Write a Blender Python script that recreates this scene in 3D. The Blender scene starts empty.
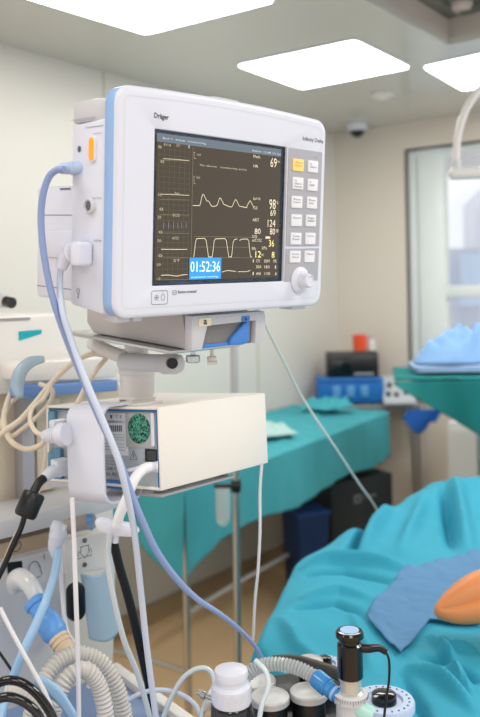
import bpy, bmesh, math, random
from mathutils import Vector, Matrix, noise
random.seed(7)
SC = bpy.context.scene
COL = SC.collection
V = Vector
# ------------------------------------------------------------------ camera
FPX = 810.0; ROLL = .02; EYE = 1.62; PX0, PY0 = 240.0, 290.0
_c = math.sqrt(1-ROLL*ROLL)
CR = V((_c, 0, -ROLL)); CU = V((ROLL, 0, _c)); CF = V((0, 1, 0)); CO = V((0, 0, EYE))
cam_d = bpy.data.cameras.new('camera'); cam = bpy.data.objects.new('camera', cam_d); COL.objects.link(cam)
SC.camera = cam
cam_d.sensor_fit = 'VERTICAL'; cam_d.sensor_height = 36; cam_d.sensor_width = 24
cam_d.lens = 36*FPX/717; cam_d.shift_y = (PY0-358.5)/717
cam.matrix_world = Matrix(((CR.x, CU.x, 0, 0), (CR.y, CU.y, -1, 0), (CR.z, CU.z, 0, EYE), (0, 0, 0, 1)))
cam_d.clip_start = .05
cam_d.dof.use_dof = True; cam_d.dof.focus_distance = 1.17; cam_d.dof.aperture_fstop = 4.0
def ray(px, py):
    return CF + CR*((px-PX0)/FPX) + CU*((PY0-py)/FPX)
def P(px, py, d): return CO + ray(px, py)*d
# ------------------------------------------------------------------ frames
class Fr:
    def __init__(s, o, yaw=0, tilt=0, roll=0):
        s.o = V(o)
        ux = V((math.cos(yaw), math.sin(yaw), 0)); n = V((math.sin(yaw), -math.cos(yaw), 0)); z = V((0, 0, 1))
        z2 = z*math.cos(tilt)-n*math.sin(tilt); n2 = n*math.cos(tilt)+z*math.sin(tilt)
        s.x = ux*math.cos(roll)+z2*math.sin(roll); s.z = z2*math.cos(roll)-ux*math.sin(roll); s.y = -n2
    def w(s, a, b, c): return s.o + s.x*a + s.y*b + s.z*c
    def hit(s, px, py, ax, val):
        n = getattr(s, ax); d = ray(px, py)
        t = ((s.o+n*val)-CO).dot(n)/d.dot(n)
        q = CO+d*t-s.o
        return V((q.dot(s.x), q.dot(s.y), q.dot(s.z)))
W0 = Fr((0, 0, 0))
# ------------------------------------------------------------------ materials
def lin(c):
    out = []
    for v in c:
        v = v/255.
        out.append(v/12.92 if v <= .04045 else ((v+.055)/1.055)**2.4)
    return (*out, 1)
MATS = {}
def mat(name, rgb, rough=.5, metal=0, emit=0, trans=0, alpha=1, var=.04, scale=8, bump=0, bscale=60, coat=0, spec=.5, ior=1.45, sss=0):
    if name in MATS: return MATS[name]
    m = bpy.data.materials.new(name); m.use_nodes = True; nt = m.node_tree; N = nt.nodes; L = nt.links
    b = N['Principled BSDF']; base = lin(rgb)
    tc = N.new('ShaderNodeTexCoord'); nz = N.new('ShaderNodeTexNoise'); nz.inputs['Scale'].default_value = scale
    nz.inputs['Detail'].default_value = 4
    L.new(tc.outputs['Object'], nz.inputs['Vector'])
    mx = N.new('ShaderNodeMix'); mx.data_type = 'RGBA'
    mx.inputs[6].default_value = (*[v*(1-var) for v in base[:3]], 1); mx.inputs[7].default_value = (*[min(1, v*(1+var)) for v in base[:3]], 1)
    L.new(nz.outputs['Fac'], mx.inputs[0]); L.new(mx.outputs[2], b.inputs['Base Color'])
    b.inputs['Roughness'].default_value = rough; b.inputs['Metallic'].default_value = metal
    b.inputs['Specular IOR Level'].default_value = spec; b.inputs['IOR'].default_value = ior
    b.inputs['Coat Weight'].default_value = coat
    if sss:
        b.inputs['Subsurface Weight'].default_value = sss; b.inputs['Subsurface Scale'].default_value = .01
    if emit:
        L.new(mx.outputs[2], b.inputs['Emission Color']); b.inputs['Emission Strength'].default_value = emit
    if trans: b.inputs['Transmission Weight'].default_value = trans
    if alpha < 1: b.inputs['Alpha'].default_value = alpha
    if bump:
        n2 = N.new('ShaderNodeTexNoise'); n2.inputs['Scale'].default_value = bscale; n2.inputs['Detail'].default_value = 5
        L.new(tc.outputs['Object'], n2.inputs['Vector'])
        bp = N.new('ShaderNodeBump'); bp.inputs['Strength'].default_value = bump; bp.inputs['Distance'].default_value = .004
        L.new(n2.outputs['Fac'], bp.inputs['Height']); L.new(bp.outputs['Normal'], b.inputs['Normal'])
    MATS[name] = m; return m
# ------------------------------------------------------------------ mesh builder
def crom(pts, n=6, closed=False):
    pts = [V(p) for p in pts]
    if len(pts) < 3: return pts
    out = []
    k = len(pts); rng = k if closed else k-1
    for i in range(rng):
        if closed: p0, p1, p2, p3 = pts[(i-1) % k], pts[i], pts[(i+1) % k], pts[(i+2) % k]
        else: p0, p1, p2, p3 = pts[max(i-1, 0)], pts[i], pts[i+1], pts[min(i+2, k-1)]
        for j in range(n):
            t = j/n
            out.append(.5*((2*p1)+(p2-p0)*t+(2*p0-5*p1+4*p2-p3)*t*t+(3*p1-p0-3*p2+p3)*t**3))
    if not closed: out.append(pts[-1])
    return out
def rrect(x0, x1, z0, z1, r, seg=5, side=1, bulge=0):
    pts = []
    def arc(cx, cz, a0):
        for i in range(seg+1):
            a = a0+math.pi/2*i/seg; pts.append([cx+r*math.cos(a), cz+r*math.sin(a)])
    def edge(a, b):
        for i in range(1, side): pts.append([a[0]+(b[0]-a[0])*i/side, a[1]+(b[1]-a[1])*i/side])
    arc(x0+r, z0+r, math.pi); edge((x0+r, z0), (x1-r, z0))
    arc(x1-r, z0+r, -math.pi/2); edge((x1, z0+r), (x1, z1-r))
    arc(x1-r, z1-r, 0); edge((x1-r, z1), (x0+r, z1))
    arc(x0+r, z1-r, math.pi/2); edge((x0, z1-r), (x0, z0+r))
    if bulge:
        for p in pts:
            u = (p[0]-x0)/(x1-x0); v = (p[1]-z0)/(z1-z0)
            p[1] += bulge*max(0, v)*4*u*(1-u)
    return pts
class B:
    def __init__(s): s.bm = bmesh.new()
    def _merge(s, t, bev=0, seg=2):
        if bev:
            ed = [e for e in t.edges if len(e.link_faces) == 2 and e.calc_face_angle(0) > .5]
            bmesh.ops.bevel(t, geom=ed, offset=bev, segments=seg, affect='EDGES', profile=.5, clamp_overlap=True)
        me = bpy.data.meshes.new('t'); t.to_mesh(me); t.free(); s.bm.from_mesh(me); bpy.data.meshes.remove(me); return s
    def poly3(s, a, b, bev=0, seg=2):      # two matching loops of world points
        t = bmesh.new(); va = [t.verts.new(p) for p in a]; vb = [t.verts.new(p) for p in b]; n = len(a)
        t.faces.new(va); t.faces.new(vb[::-1])
        for i in range(n): t.faces.new((va[i], vb[i], vb[(i+1) % n], va[(i+1) % n]))
        bmesh.ops.recalc_face_normals(t, faces=t.faces)
        return s._merge(t, bev, seg)
    def box(s, fr, x, y, z, bev=0, seg=2):
        q = [(x[0], z[0]), (x[1], z[0]), (x[1], z[1]), (x[0], z[1])]
        return s.poly3([fr.w(a, y[0], c) for a, c in q], [fr.w(a, y[1], c) for a, c in q], bev, seg)
    def prism(s, fr, poly, ax, v0, v1, bev=0, seg=2):
        f = {'y': lambda a, c, v: fr.w(a, v, c), 'x': lambda a, c, v: fr.w(v, a, c), 'z': lambda a, c, v: fr.w(a, c, v)}[ax]
        return s.poly3([f(a, c, v0) for a, c in poly], [f(a, c, v1) for a, c in poly], bev, seg)
    def pxp(s, fr, ax, v0, pxs, th, bev=0, seg=2):     # outline on a plane of the frame, given thickness th
        h = [fr.hit(px, py, ax, v0) for px, py in pxs]
        o = {'x': V((th, 0, 0)), 'y': V((0, th, 0)), 'z': V((0, 0, th))}[ax]
        return s.poly3([fr.w(*p) for p in h], [fr.w(*(p+o)) for p in h], bev, seg)
    def loops(s, LL, cap=True, closed=False):
        bm = s.bm; R = [[bm.verts.new(p) for p in l] for l in LL]; n = len(LL[0]); fs = []
        m = len(R) if closed else len(R)-1
        for i in range(m):
            a, b = R[i], R[(i+1) % len(R)]
            for j in range(n): fs.append(bm.faces.new((a[j], a[(j+1) % n], b[(j+1) % n], b[j])))
        if cap and not closed:
            fs.append(bm.faces.new(R[0][::-1])); fs.append(bm.faces.new(R[-1]))
        bmesh.ops.recalc_face_normals(bm, faces=fs); return s
    def tube(s, pts, r, seg=10, n=6, closed=False, smooth=True, rfn=None, cap=True):
        c = crom(pts, n, closed) if smooth else [V(p) for p in pts]
        k = len(c); LL = []; up = None
        for i, p in enumerate(c):
            if closed: d = c[(i+1) % k]-c[i-1]
            else: d = c[min(i+1, k-1)]-c[max(i-1, 0)]
            if d.length < 1e-9: d = V((0, 0, 1))
            d.normalize()
            if up is None:
                up = d.cross(V((.3, .5, .8))); up.normalize()
            up = up-d*up.dot(d); up.normalize(); sd = d.cross(up)
            if rfn: rr = rfn(i/(k-1), i)
            elif isinstance(r, (list, tuple)):
                f = i/(k-1)*(len(r)-1); j = min(int(f), len(r)-2); rr = r[j]+(r[j+1]-r[j])*(f-j)
            else: rr = r
            LL.append([p+(up*math.cos(a)+sd*math.sin(a))*rr for a in [2*math.pi*q/seg for q in range(seg)]])
        return s.loops(LL, cap, closed)
    def hose(s, pts, r, pitch=.006, amp=.12, seg=14):       # corrugated
        c = crom(pts, 24); L = [0]
        for i in range(1, len(c)): L.append(L[-1]+(c[i]-c[i-1]).length)
        tot = L[-1]; n = int(tot/pitch)*4; q = []; j = 0
        for i in range(n+1):
            t = tot*i/n
            while j < len(L)-2 and L[j+1] < t: j += 1
            f = (t-L[j])/max(1e-9, L[j+1]-L[j]); q.append(c[j].lerp(c[j+1], f))
        return s.tube(q, r, seg, smooth=False, rfn=lambda u, i: r*(1+amp*(1, .2, -1, .2)[i % 4]))
    def lathe(s, o, a, prof, seg=28, cap=True):             # prof: (t along axis, radius)
        o = V(o); a = V(a).normalized(); u = a.cross(V((.31, .52, .21))); u.normalize(); v = a.cross(u)
        return s.loops([[o+a*t+(u*math.cos(k)+v*math.sin(k))*max(r, 1e-5) for k in [2*math.pi*q/seg for q in range(seg)]] for t, r in prof], cap)
    def cyl(s, a, b, r, seg=20, bev=None):
        a = V(a); b = V(b); L = (b-a).length; e = min(r*.15, L*.2) if bev is None else bev
        return s.lathe(a, b-a, [(0, r-e), (e, r), (L-e, r), (L, r-e)], seg)
    def ribbon(s, fr, pts, w, y, mi=0):       # flat drawn line on plane y of a frame
        for i in range(len(pts)-1):
            a = V((*pts[i], 0)); b = V((*pts[i+1], 0)); d = b-a
            if d.length < 1e-7: continue
            d.normalize(); n = V((-d.y, d.x, 0))*w/2; e = d*w*.3
            q = [a-e+n, a-e-n, b+e-n, b+e+n]
            s.bm.faces.new([s.bm.verts.new(fr.w(p.x, y, p.y)) for p in q])
        return s
    def grid(s, fn, nu, nv):
        R = [[s.bm.verts.new(fn(i/nu, j/nv)) for j in range(nv+1)] for i in range(nu+1)]
        for i in range(nu):
            for j in range(nv): s.bm.faces.new((R[i][j], R[i+1][j], R[i+1][j+1], R[i][j+1]))
        return s
    def text(s, fr, txt, x0, x1, z0, z1, y, axis='y', bold=0):       # fit text to a rectangle
        cu = bpy.data.curves.new('t', 'FONT'); cu.body = txt; cu.size = 1; cu.resolution_u = 2; cu.offset = bold
        o = bpy.data.objects.new('t', cu); COL.objects.link(o)
        bpy.context.view_layer.update()
        me = bpy.data.meshes.new_from_object(o.evaluated_get(bpy.context.evaluated_depsgraph_get()))
        xs = [v.co.x for v in me.vertices]; ys = [v.co.y for v in me.vertices]
        a0, a1, b0, b1 = min(xs), max(xs), min(ys), max(ys)
        for v in me.vertices:
            a = x0+(v.co.x-a0)/(a1-a0)*(x1-x0); c = z0+(v.co.y-b0)/(b1-b0)*(z1-z0)
            v.co = fr.w(a, y, c) if axis == 'y' else fr.w(y, a, c)
        s.bm.from_mesh(me); bpy.data.objects.remove(o); bpy.data.curves.remove(cu); bpy.data.meshes.remove(me); return s
    def pxt(s, fr, txt, px0, px1, pyb, pyt, y, bold=0):      # text between pixel columns, baseline/top at its left end
        a = fr.hit(px0, pyb, 'y', y); b = fr.hit(px0, pyt, 'y', y)
        c = fr.hit(px1, pyb, 'y', y)
        return s.text(fr, txt, a.x, c.x, a.z, b.z, y, bold=bold)
ROOTS = []
def link(name, b, m, parent=None, smooth=True, sub=0, kind=None, label=None, solid=0):
    bm = b.bm; me = bpy.data.meshes.new(name); bm.to_mesh(me); bm.free()
    o = bpy.data.objects.new(name, me); COL.objects.link(o)
    for mm in (m if isinstance(m, (list, tuple)) else [m]): me.materials.append(mm)
    if smooth:
        for p in me.polygons: p.use_smooth = True
        try: me.set_sharp_from_angle(angle=math.radians(38))
        except Exception: pass
    if parent: o.parent = parent
    else: ROOTS.append(o)
    if sub:
        q = o.modifiers.new('s', 'SUBSURF'); q.levels = sub; q.render_levels = sub
    if solid:
        q = o.modifiers.new('t', 'SOLIDIFY'); q.thickness = solid; q.offset = 0
    if kind: o['kind'] = kind
    if label: o['label'] = label
    return o
def thing(name, label, cat, group=None):
    o = bpy.data.objects.new(name, None); COL.objects.link(o); o.empty_display_size = .02
    o['label'] = label; o['category'] = cat
    if group: o['group'] = group
    ROOTS.append(o); return o
def solo(name, b, m, label, cat, group=None, kind=None, **k):
    o = link(name, b, m, **k); o['label'] = label; o['category'] = cat
    if group: o['group'] = group
    if kind: o['kind'] = kind
    return o
def struct(name, b, m, **k): return link(name, b, m, kind='structure', **k)
def finalize():
    for r in ROOTS:
        if r.type == 'EMPTY': src = [c for c in r.children if c.type == 'MESH']
        else: src = [r]
        pts = [v.co for o in src for v in o.data.vertices]
        if not pts: continue
        lo = V([min(p[i] for p in pts) for i in range(3)]); hi = V([max(p[i] for p in pts) for i in range(3)])
        base = V(((lo.x+hi.x)/2, (lo.y+hi.y)/2, lo.z))
        if r.type == 'EMPTY':
            r.location = base
            for c in r.children: c.location = -base
        else:
            r.data.transform(Matrix.Translation(-base)); r.location = base
            for c in r.children: c.location = -base
# ------------------------------------------------------------------ room
M_wall = mat('wall_panel_paint', (220, 216, 209), .38, var=.02, scale=2, bump=.03, bscale=20)
M_wall2 = mat('wall_panel_paint_beige', (222, 212, 200), .5, var=.02, scale=2)
M_ceil = mat('ceiling_enamel', (206, 203, 197), .22, var=.02, scale=1.5, coat=.3)
M_floor = mat('vinyl_floor_tan', (236, 200, 156), .3, var=.05, scale=5)
M_base = mat('baseboard_tan', (176, 150, 118), .45)
M_lamp = mat('light_diffuser', (255, 253, 248), .5, emit=11.0, var=0)
M_white = mat('white_plastic', (222, 225, 238), .32, var=.01, scale=5, bump=.02, bscale=300)
M_warm = mat('warm_white_plastic', (224, 220, 216), .35, var=.015)
M_grey = mat('grey_plastic', (176, 177, 184), .42, var=.02)
M_lgrey = mat('light_grey_plastic', (206, 206, 210), .4, var=.02)
M_black = mat('black_plastic', (16, 18, 22), .35, var=.05)
M_blackg = mat('black_gloss', (10, 12, 14), .12, var=.05, coat=.4)
M_blue = mat('sky_blue_plastic', (152, 190, 240), .32, var=.02)
M_steel = mat('brushed_steel', (190, 190, 188), .28, metal=1, var=.05, scale=30)
M_dsteel = mat('dark_steel', (120, 122, 120), .35, metal=1)
M_teal = mat('teal_nonwoven_cloth', (66, 164, 176), .82, var=.07, scale=14, bump=.35, bscale=38)
M_tealp = mat('patient_drape_teal', (46, 160, 188), .72, var=.06, scale=9, bump=.3, bscale=30)
M_paper = mat('blue_wrap_cloth', (136, 178, 226), .8, var=.08, bump=.3, bscale=40)
dA = V((.618, .786, 0)); CORN = V((.651, 5.38, 0))
WL = Fr(CORN, math.atan2(.786, .618))            # x<0 runs back along the left wall
WR = Fr(CORN, math.radians(-36))
H_C = 2.65
# left wall: y axis of WL points away from camera side? normal faces the room
b = B(); b.box(WL, (-4.6, .12), (0, .12), (-.02, H_C+.02)); struct('wall_left', b, M_wall)
b = B(); 
for k in range(4):
    x = -1.15*k-.9
    b.box(WL, (x-.003, x+.003), (-.0015, 0), (.1, H_C))
struct('trim_1', b, M_base)
b = B(); b.box(WL, (-4.6, 0), (-.012, 0), (0, .1), .003); struct('baseboard_left', b, M_base)
# right wall with window opening
wx0 = WR.hit(408, 250, 'y', 0).x; wz1 = WR.hit(405, 151, 'y', 0).z; wz0 = .95; wx1 = wx0+1.7
b = B()
b.box(WR, (0, wx0), (0, .16), (-.02, H_C+.02)); b.box(WR, (wx1, 3.4), (0, .16), (-.02, H_C+.02))
b.box(WR, (wx0, wx1), (0, .16), (-.02, wz0)); b.box(WR, (wx0, wx1), (0, .16), (wz1, H_C+.02))
struct('wall_right', b, M_wall2)
b = B(); b.box(WR, (0, 3.4), (-.012, 0), (0, .1), .003); struct('baseboard_right', b, M_base)
M_frame = mat('window_frame_white', (232, 238, 238), .35)
M_glass = mat('window_glass', (245, 250, 252), .02, trans=1, alpha=.25, var=0, ior=1.05)
win = bpy.data.objects.new('window_1', None); COL.objects.link(win); win['kind'] = 'structure'; ROOTS.append(win)
b = B()
b.box(WR, (wx0, wx0+.05), (.03, .12), (wz0, wz1), .004); b.box(WR, (wx1-.05, wx1), (.03, .12), (wz0, wz1), .004)
b.box(WR, (wx0, wx1), (.031, .119), (wz1-.05, wz1), .004); b.box(WR, (wx0, wx1), (.031, .119), (wz0, wz0+.05), .004)
m0 = WR.hit(421, 250, 'y', .06).x; m1 = WR.hit(447, 250, 'y', .06).x
b.box(WR, (m0, m1), (.02, .10), (wz0, wz1), .006)
tz = WR.hit(460, 291, 'y', .06).z
b.box(WR, (m1, wx1-.05), (.025, .10), (tz-.035, tz+.035), .006)
b.box(WR, (m0+.75, m0+.85), (.02, .10), (wz0, wz1), .006)
link('window_frame', b, M_frame, win)
b = B(); b.box(WR, (m1, wx1-.05), (.06, .066), (wz0+.05, wz1-.05)); link('pane', b, M_glass, win)
b = B(); b.box(WR, (wx0+.05, m0), (.06, .08), (wz0+.05, wz1-.05)); link('side_panel', b, mat('frosted_panel', (222, 232, 246), .4), win)
b = B(); b.box(WR, (wx0-.03, wx1+.03), (-.03, .03), (wz0-.03, wz0), .004); link('window_sill', b, M_frame, win)
b = B(); b.box(WR, (wx0-.008, wx0), (-.006, .03), (wz0, wz1+.008)); b.box(WR, (wx0-.008, wx1), (-.006, .03), (wz1, wz1+.008))
struct('trim_2', b, mat('window_gasket', (92, 96, 100), .5))
# floor
b = B(); b.box(W0, (-5, 4.5), (-2.5, 6.5), (-.05, 0)); struct('floor', b, M_floor)
# ceiling with the lamps' recess and the sunken bay
Cc = Fr((0, 0, H_C), WL.x.xy.angle_signed(V((1, 0))) if False else math.atan2(.786, .618))
far = Cc.hit(449, 45, 'z', 0)
rx1, ry0 = far.x, None
# bay: corner at 'far'; extends toward the camera (smaller x) and to the right (smaller y)
bx0, bx1, by1, by0 = far.x-1.9, far.x, far.y, far.y-1.9
b = B(); X0, X1, Y0, Y1 = -5.5, 7, -6, 5
xw = Cc.w
for (xa, xb, ya, yb) in ((X0, bx0, Y0, Y1), (bx1, X1, Y0, Y1), (bx0, bx1, Y0, by0), (bx0, bx1, by1, Y1)):
    b.box(Cc, (xa, xb), (ya, yb), (0, .03))
# walls of the bay
struct('ceiling', b, M_ceil)
b = B(); hz = .14
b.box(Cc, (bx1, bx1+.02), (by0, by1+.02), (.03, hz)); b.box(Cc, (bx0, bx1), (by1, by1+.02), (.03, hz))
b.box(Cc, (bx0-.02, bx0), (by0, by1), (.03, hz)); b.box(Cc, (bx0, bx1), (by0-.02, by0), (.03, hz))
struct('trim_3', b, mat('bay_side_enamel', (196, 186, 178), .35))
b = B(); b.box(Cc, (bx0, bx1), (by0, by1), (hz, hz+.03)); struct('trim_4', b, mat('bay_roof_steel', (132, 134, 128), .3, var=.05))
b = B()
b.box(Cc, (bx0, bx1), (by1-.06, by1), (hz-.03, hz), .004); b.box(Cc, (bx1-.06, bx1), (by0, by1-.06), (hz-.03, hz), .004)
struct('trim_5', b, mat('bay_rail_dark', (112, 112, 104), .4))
b = B(); q = Cc.hit(460, 5, 'z', hz)
b.lathe(Cc.w(q.x, q.y, hz), (0, 0, -1), [(0, .06), (.015, .06), (.03, .045)]); solo('ceiling_sensor', b, mat('sensor_pink_white', (214, 196, 190), .5), 'small round pale fitting inside the dark sunken ceiling bay, top right corner', 'sensor')
# light panels
def panel(pxs, label):
    h = [Cc.hit(x, y, 'z', 0) for x, y in pxs]
    x0 = (h[0].x+h[3].x)/2; x1 = (h[1].x+h[2].x)/2; y0 = (h[2].y+h[3].y)/2; y1 = (h[0].y+h[1].y)/2
    return light_panel(min(x0, x1), max(x0, x1), min(y0, y1), max(y0, y1), label)
def light_panel(x0, x1, y0, y1, label):
    t = thing('ceiling_light_panel', label, 'ceiling light', 'square luminous ceiling panels')
    b = B(); b.prism(Cc, rrect(x0-.008, x1+.008, y0-.008, y1+.008, .03), 'z', -.008, -.0005, .002); link('frame', b, M_white, t)
    b = B(); b.prism(Cc, rrect(x0, x1, y0, y1, .03), 'z', -.010, -.0085); link('diffuser', b, M_lamp, t)
    return t
# px order: left, near(top), right, far(bottom)
hs = [Cc.hit(x, y, 'z', -.01) for x, y in ((237, 66), (355, 41), (410, 68), (302, 89))]
def bb(hs): return min(h.x for h in hs), max(h.x for h in hs), min(h.y for h in hs), max(h.y for h in hs)
def quad_panel(pxs, label):
    t = thing('ceiling_light_panel', label, 'ceiling light', 'square luminous ceiling panels')
    h = [Cc.hit(x, y, 'z', -.01) for x, y in pxs]; c = sum(h, V((0, 0, 0)))/4
    def rounded(k, r=.03):
        out = []
        q = [c+(p-c)*k for p in h]
        for i in range(4):
            p = q[i]; a = (q[i-1]-p).normalized(); d = (q[(i+1) % 4]-p).normalized()
            for j in range(5):
                s = j/4; A = p+a*r; D = p+d*r
                out.append(((A*(1-s)**2+p*2*s*(1-s)+D*s*s)).xy)
        return [(v.x, v.y) for v in out]
    b = B(); b.prism(Cc, rounded(1.025), 'z', -.008, -.0005); link('frame', b, M_white, t)
    b = B(); b.prism(Cc, rounded(1), 'z', -.010, -.0085); link('diffuser', b, M_lamp, t)
quad_panel([(237, 66), (355, 41), (410, 68), (302, 89)], 'square glowing ceiling panel above the right half of the monitor')
A0 = Cc.hit(146, 34.5, 'z', -.01); e1 = Cc.hit(271, 3, 'z', -.01)-A0; e2 = Cc.hit(45, 4, 'z', -.01)-A0
def toph(p): 
    w = Cc.w(*p)-CO; return (PX0+FPX*w.dot(CR)/w.y, PY0-FPX*w.dot(CU)/w.y)
def unit(v, L): return v.normalized()*L
h4 = [A0, A0+unit(e1, .60), A0+unit(e1, .60)+unit(e2, .60), A0+unit(e2, .60)]
quad_panel([toph(p) for p in h4], 'glowing ceiling panel cut by the top edge, above the left of the monitor')
A1 = Cc.hit(423, 67.5, 'z', -.01); f2 = Cc.hit(463, 90.5, 'z', -.01); d1 = Cc.hit(476, 56, 'z', -.01)-A1
h5 = [A1, f2, f2+unit(d1, .60), A1+unit(d1, .60)]
quad_panel([toph(p) for p in h5], 'glowing ceiling panel cut by the right edge, above the window')
# area lights added out of view under the ceiling to brighten the room
for (cx, cy, ee) in ((-1.0, .9, 10), (.3, .2, 10), (-.4, -1.2, 15), (1.6, 1.4, 26), (1.2, -.9, 15), (2.2, 2.6, 28)):
    L = bpy.data.lights.new('ceiling_fill_light', 'AREA'); L.shape = 'SQUARE'; L.size = .6; L.energy = ee; L.color = (1, .985, .95)
    o = bpy.data.objects.new('ceiling_fill_light', L); COL.objects.link(o); o.location = (cx, cy, H_C-.03)
# dome camera
q = Cc.hit(357, 124, 'z', 0); wq = Cc.w(q.x, q.y, 0)
t = thing('dome_camera', 'small white dome security camera on the ceiling in the room corner', 'camera')
b = B(); b.lathe(wq, (0, 0, -1), [(0, .062), (.004, .066), (.03, .062), (.045, .05)]); link('housing', b, M_white, t)
b = B(); b.lathe(wq+V((0, 0, -.045)), (0, 0, -1), [(0, .046), (.015, .043), (.028, .033), (.038, .018), (.042, .002)]); link('dome', b, M_blackg, t)
q = Cc.hit(382, 93, 'z', 0); wq = Cc.w(q.x, q.y, 0)
b = B(); b.lathe(wq, (0, 0, -1), [(0, .058), (.012, .06), (.02, .052), (.022, .034), (.03, .03), (.034, .004)])
solo('smoke_detector', b, M_warm, 'round off-white smoke detector on the ceiling behind the square lights', 'detector')
# surgical lamp arm
t = thing('surgical_lamp_arm', 'curved cream tubular lamp arm hanging at the right edge before the window', 'lamp arm')
D = 2.5
b = B(); b.tube([P(512, 60, D), P(490, 78, D), P(476, 94, D), P(465, 112, D), P(458, 135, D), P(456, 160, D), P(456, 170, D)], .0115, 14); link('curved_tube', b, M_warm, t)
b = B(); b.cyl(P(449, 174, D), P(520, 171, D), .019, 20, .008); link('crossbar', b, M_warm, t)
b = B(); b.cyl(P(512, 60, D), V((P(512, 60, D).x, D, H_C)), .02, 16); link('ceiling_drop', b, M_warm, t)
b = B(); b.cyl(P(456, 160, D), P(456, 171, D), .015, 16); link('collar', b, M_lgrey, t)
# outside building
t = thing('office_building', 'pale multi-storey building with window rows seen through the window', 'building')
BF = Fr((4.5, 26, -12), math.radians(-10))
b = B(); b.box(BF, (0, 14), (0, 6), (0, 14.8)); b.box(BF, (3, 8), (-1, 4), (0, 16.5)); link('wall', b, mat('facade_pale', (212, 214, 222), .8, var=.05, scale=.4), t)
m = mat('facade_window', (188, 202, 220), .2)
for i in range(6):
    for j in range(4):
        b = B(); b.box(BF, (.5+i*1.9-.0, .5+i*1.9+1.3), (-1.05, -.9), (4.3+j*2.9, 5.9+j*2.9)); link('window', b, m, t)
# world
w = bpy.data.worlds.new('world'); SC.world = w; w.use_nodes = True; nt = w.node_tree; bg = nt.nodes['Background']
bg.inputs[0].default_value = (.94, .965, 1.0, 1); bg.inputs[1].default_value = 1.28
SC.view_settings.view_transform = 'Standard'; SC.view_settings.look = 'None'; SC.view_settings.exposure = -0.22; SC.view_settings.gamma = 1
# ------------------------------------------------------------------ patient monitor
MF = Fr((-.1636, 1.0417, 1.5848), .7907, -.0806, .0181)
MW, MH = .4223, .300
SX0, SX1, SZ0, SZ1 = .0633, .3275, .0416, .2505
mon = thing('patient_monitor', 'large white patient monitor with blue side band, lit dark screen and button column', 'monitor')
def lp(poly, y): return [MF.w(a, y, c) for a, c in poly]
seg, side, bul = 6, 6, .006
def outer(i, r=.022): return rrect(i, MW-i, i, MH-i, max(.004, r-i), seg, side, bul)
def inner(i, r=.002): return rrect(SX0+i, SX1-i, SZ0+i, SZ1-i, r, seg, side)
b = B()
b.loops([lp(outer(.0015), .0052), lp(outer(0), .0045), lp(outer(0), .0032), lp(outer(.0012), .0014), lp(outer(.004), .0004), lp(outer(.007), 0), lp(inner(-.001), 0), lp(inner(0), .0008), lp(inner(0), .005)], cap=False)
link('front_bezel', b, M_white, mon)
# fine groove round the bezel
b = B(); g = outer(.013, .022); g = g+[g[0]]
b.ribbon(MF, g, .0005, -.0003); link('bezel_groove', b, M_lgrey, mon)
b = B(); b.loops([lp(outer(.0018), .0048), lp(outer(.0004), .0062), lp(outer(.0004), .024), lp(outer(.003), .0275)], cap=True)
link('side_band', b, M_blue, mon)
# rear housing
zt = MF.hit(88, 123, 'x', .002).z; yb = MF.hit(71, 200, 'x', .002).y
b = B(); pr = [(.025, .004), (.025, zt+.004), (yb, zt), (yb, .012)]
b.prism(MF, pr, 'x', .002, MW-.006, .004); link('rear_housing', b, M_white, mon)
# alarm bar on top
b = B(); b.prism(MF, [(.026, zt+.001), (.026, zt+.03), (.055, zt+.032), (yb+.002, zt+.030), (yb+.002, zt+.002)], 'x', .004, .30, .004); link('alarm_bar', b, M_lgrey, mon)
b = B(); b.box(MF, (.18, .235), (.014, .03), (MH, MH+.0105), .003); link('top_tab', b, M_lgrey, mon)
# groove under the alarm bar
b = B(); b.box(MF, (.0012, .003), (.03, .07), (zt-.006, zt-.0052)); b.box(MF, (.0012, .003), (.05, yb), (zt+.006, zt+.0068)); link('seam', b, M_grey, mon)
# orange status light
c = MF.hit(92.6, 149, 'x', .001); cy, cz = c.y, c.z
b = B(); b.prism(MF, rrect(cy-.0075, cy+.0075, cz-.018, cz+.018, .007), 'x', -.0008, .004, .0008); surr = link('status_light', b, M_white, mon)
b = B(); b.prism(MF, rrect(cy-.005, cy+.005, cz-.0150, cz+.0150, .0048), 'x', -.0022, .002, .0008); link('lens', b, mat('amber_lens', (255, 150, 20), .2, emit=.55, var=.08, scale=120), surr)
# sockets & plug bosses
c = MF.hit(90.3, 206, 'x', .001); wq = MF.w(-.001, c.y, c.z)
b = B(); b.lathe(MF.w(.003, c.y, c.z), -MF.x, [(0, .011), (.0045, .011), (.0065, .0095), (.0065, .0075), (.003, .007), (.003, .001)]); s_ = link('round_socket', b, M_lgrey, mon)
b = B(); b.lathe(MF.w(-.0005, c.y, c.z), -MF.x, [(0, .0058), (.0012, .0058)]); link('socket_core', b, M_dsteel, s_)
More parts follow.
